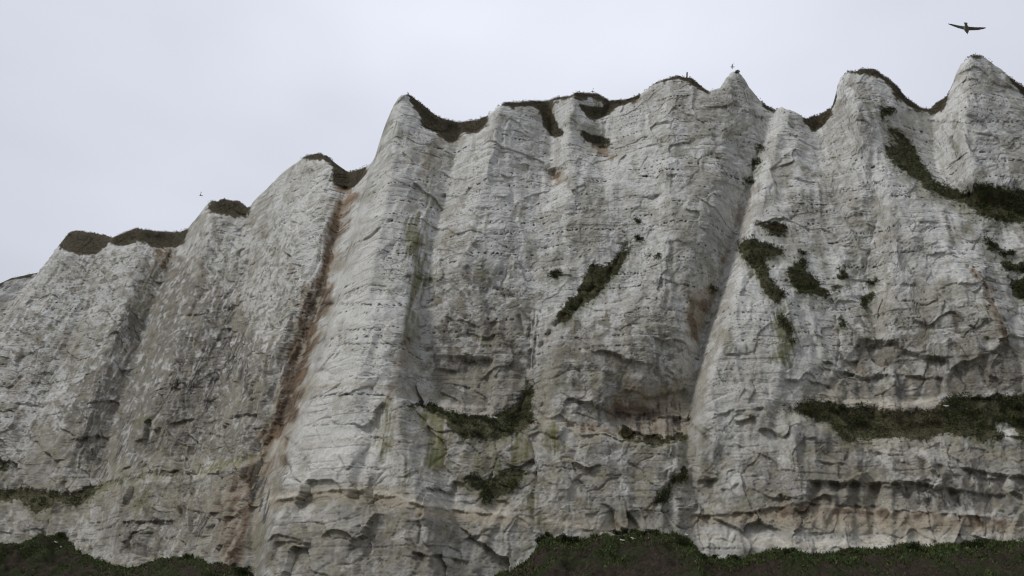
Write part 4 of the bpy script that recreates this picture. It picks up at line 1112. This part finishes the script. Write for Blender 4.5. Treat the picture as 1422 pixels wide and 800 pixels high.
def resting_gull():
    bm = bmesh.new()
    loft(bm, body_rings([(.30, 0, .19, .006, .008), (.25, 0, .195, .022, .022), (.215, 0, .205, .045, .048), (.17, 0, .2, .05, .052), (.13, 0, .16, .06, .07), (.07, 0, .115, .085, .095), (-.03, 0, .095, .1, .095),
                         (-.13, 0, .1, .085, .07), (-.22, 0, .11, .055, .04), (-.32, 0, .12, .02, .014)]))
    bmesh.ops.recalc_face_normals(bm, faces=bm.faces)

    def colf(c):
        if c.y < -.24:
            return (.06, .06, .065)
        if c.y < .08 and c.z > .125:
            return (.45, .46, .48)
        return (.8, .8, .79)
    return bird_remesh(bm, .014, colf, "gull")


rest = resting_gull(); rest.materials.append(M_BIRD)
bl = bill_mesh(.33); bl.materials.append(M_BILL)
RESTG = [(864, 755, 70, 'bank', 'white gull resting on dark grass, left one of the close pair'), (880, 752, 100, 'bank', 'white gull resting on dark grass, right one of the close pair'),
         (771, 767, -60, 'bank', 'white gull lying on the bank below the leftmost dark bush pair'), (955, 744, 40, 'bank', 'small white gull at the right end of the grassy hump'),
         (690, 585, 80, 'face', 'white gull sitting on the dark bush of the central ledge'), (1310, 570, 60, 'face', 'white gull sitting in the brownish scrub of the right ledge'),
         (79, 756, 110, 'bank', 'white gull on the left bank just below its grassy peak'), (86, 763, 50, 'bank', 'white gull on the left bank, lower one of two under the peak'),
         (119, 760, 80, 'bank', 'white gull resting on the left bank near the chalk foot'), (142, 774, 20, 'bank', 'white gull on the left bank beside the pale chalk apron'),
         (252, 777, 75, 'bank', 'white gull by the rise of the left bank under stained chalk')]
for k, (u, v, hd, where, lab) in enumerate(RESTG):
    if where == 'bank':
        p = bank_point(u, v) + Vector((0, -.25, .16))
    else:
        p, nn = face_point(u, v); p = p + nn * .95 + Vector((0, 0, .1))
    o = bpy.data.objects.new("gull", rest); COL.objects.link(o)
    o.location = p; o.rotation_euler = (0, 0, math.radians(hd)); o.scale = (1.15,) * 3
    o['label'] = lab; o['category'] = 'gull'; o['group'] = 'white gulls resting below the cliff'
    b = bpy.data.objects.new("bill", bl); COL.objects.link(b); b.parent = o; b.location = (0, 0, .19)

# ------------------------------------------------------------------ the post on the rim
fp, fn = face_point(955, 111)
bm = bmesh.new()
loft(bm, [[Vector((a * w, b * w, z)) for a, b in ((-1, -1), (1, -1), (1, 1), (-1, 1))] for w, z in ((.1, -.5), (.1, .3), (.092, 1.55), (.06, 1.65))])
bmesh.ops.bevel(bm, geom=bm.edges[:], offset=.012, segments=1, affect='EDGES')
me = bpy.data.meshes.new("post"); bm.to_mesh(me); bm.free()
o = link("post", me, plain("weathered_wood", (.07, .06, .05), .85, 12, .3), label='single dark weathered post leaning on the turf of the highest middle summit', category='post')
o.location = rim_point(954.5) + Vector((0, .3, .0)); o.rotation_euler = (0, math.radians(8), math.radians(20))

# ------------------------------------------------------------------ light
SUN_EL, SUN_AZ = math.radians(48), math.radians(-115)      # azimuth from +y, clockwise seen from above
wd = bpy.data.worlds.new("World"); scene.world = wd; wd.use_nodes = True
nt = wd.node_tree; ns = nt.nodes; bg = ns["Background"]
sk = ns.new("ShaderNodeTexSky"); sk.sky_type = 'NISHITA'; sk.sun_disc = False; sk.sun_elevation = SUN_EL; sk.sun_rotation = SUN_AZ
sk.air_density = 1.0; sk.dust_density = 3.0; sk.ozone_density = 1.0
tc = ns.new("ShaderNodeTexCoord")
sep = ns.new("ShaderNodeSeparateXYZ"); nt.links.new(tc.outputs["Generated"], sep.inputs[0])
dt = ns.new("ShaderNodeVectorMath"); dt.operation = 'DOT_PRODUCT'; dt.inputs[1].default_value = Vector((.06, .60, .80)).normalized()
nt.links.new(tc.outputs["Generated"], dt.inputs[0])
mr = ns.new("ShaderNodeMapRange"); mr.inputs["From Min"].default_value = .2; mr.inputs["From Max"].default_value = 1; mr.inputs["To Min"].default_value = .40; mr.inputs["To Max"].default_value = 1.08
nt.links.new(dt.outputs["Value"], mr.inputs["Value"])
nz = ns.new("ShaderNodeTexNoise"); nz.inputs["Scale"].default_value = 2.2; nz.inputs["Detail"].default_value = 3; nz.inputs["Roughness"].default_value = .45
mp = ns.new("ShaderNodeMapping"); mp.inputs["Scale"].default_value = (1, 1, 2.0); mp.inputs["Location"].default_value = (.3, .1, .4)
nt.links.new(tc.outputs["Generated"], mp.inputs["Vector"]); nt.links.new(mp.outputs["Vector"], nz.inputs["Vector"])
m2 = ns.new("ShaderNodeMapRange"); m2.inputs["From Min"].default_value = .3; m2.inputs["From Max"].default_value = .7; m2.inputs["To Min"].default_value = .87; m2.inputs["To Max"].default_value = 1.12
nt.links.new(nz.outputs["Fac"], m2.inputs["Value"])
mul = ns.new("ShaderNodeMath"); mul.operation = 'MULTIPLY'; nt.links.new(mr.outputs["Result"], mul.inputs[0]); nt.links.new(m2.outputs["Result"], mul.inputs[1])
cl = ns.new("ShaderNodeVectorMath"); cl.operation = 'SCALE'; cl.inputs[0].default_value = (7.6, 7.86, 8.8)
nt.links.new(mul.outputs["Value"], cl.inputs["Scale"])
mx = ns.new("ShaderNodeMix"); mx.data_type = 'RGBA'; mx.inputs["Factor"].default_value = .93
nt.links.new(sk.outputs["Color"], mx.inputs["A"]); nt.links.new(cl.outputs["Vector"], mx.inputs["B"])
nt.links.new(mx.outputs["Result"], bg.inputs["Color"])
bg.inputs["Strength"].default_value = .1

sd = bpy.data.lights.new("sun", 'SUN'); sd.energy = 1.3; sd.angle = math.radians(13); sd.color = (1, .98, .945)
so = bpy.data.objects.new("sun", sd); COL.objects.link(so)
dirv = Vector((math.sin(SUN_AZ) * math.cos(SUN_EL), math.cos(SUN_AZ) * math.cos(SUN_EL), math.sin(SUN_EL)))
so.rotation_euler = dirv.to_track_quat('Z', 'Y').to_euler(); so.location = dirv * 200

vs = scene.view_settings
vs.view_transform = 'Standard'; vs.look = 'None'; vs.exposure = 0; vs.gamma = 1
scene.cycles.filter_width = 1.2
scene.cycles.max_bounces = 4; scene.cycles.diffuse_bounces = 3
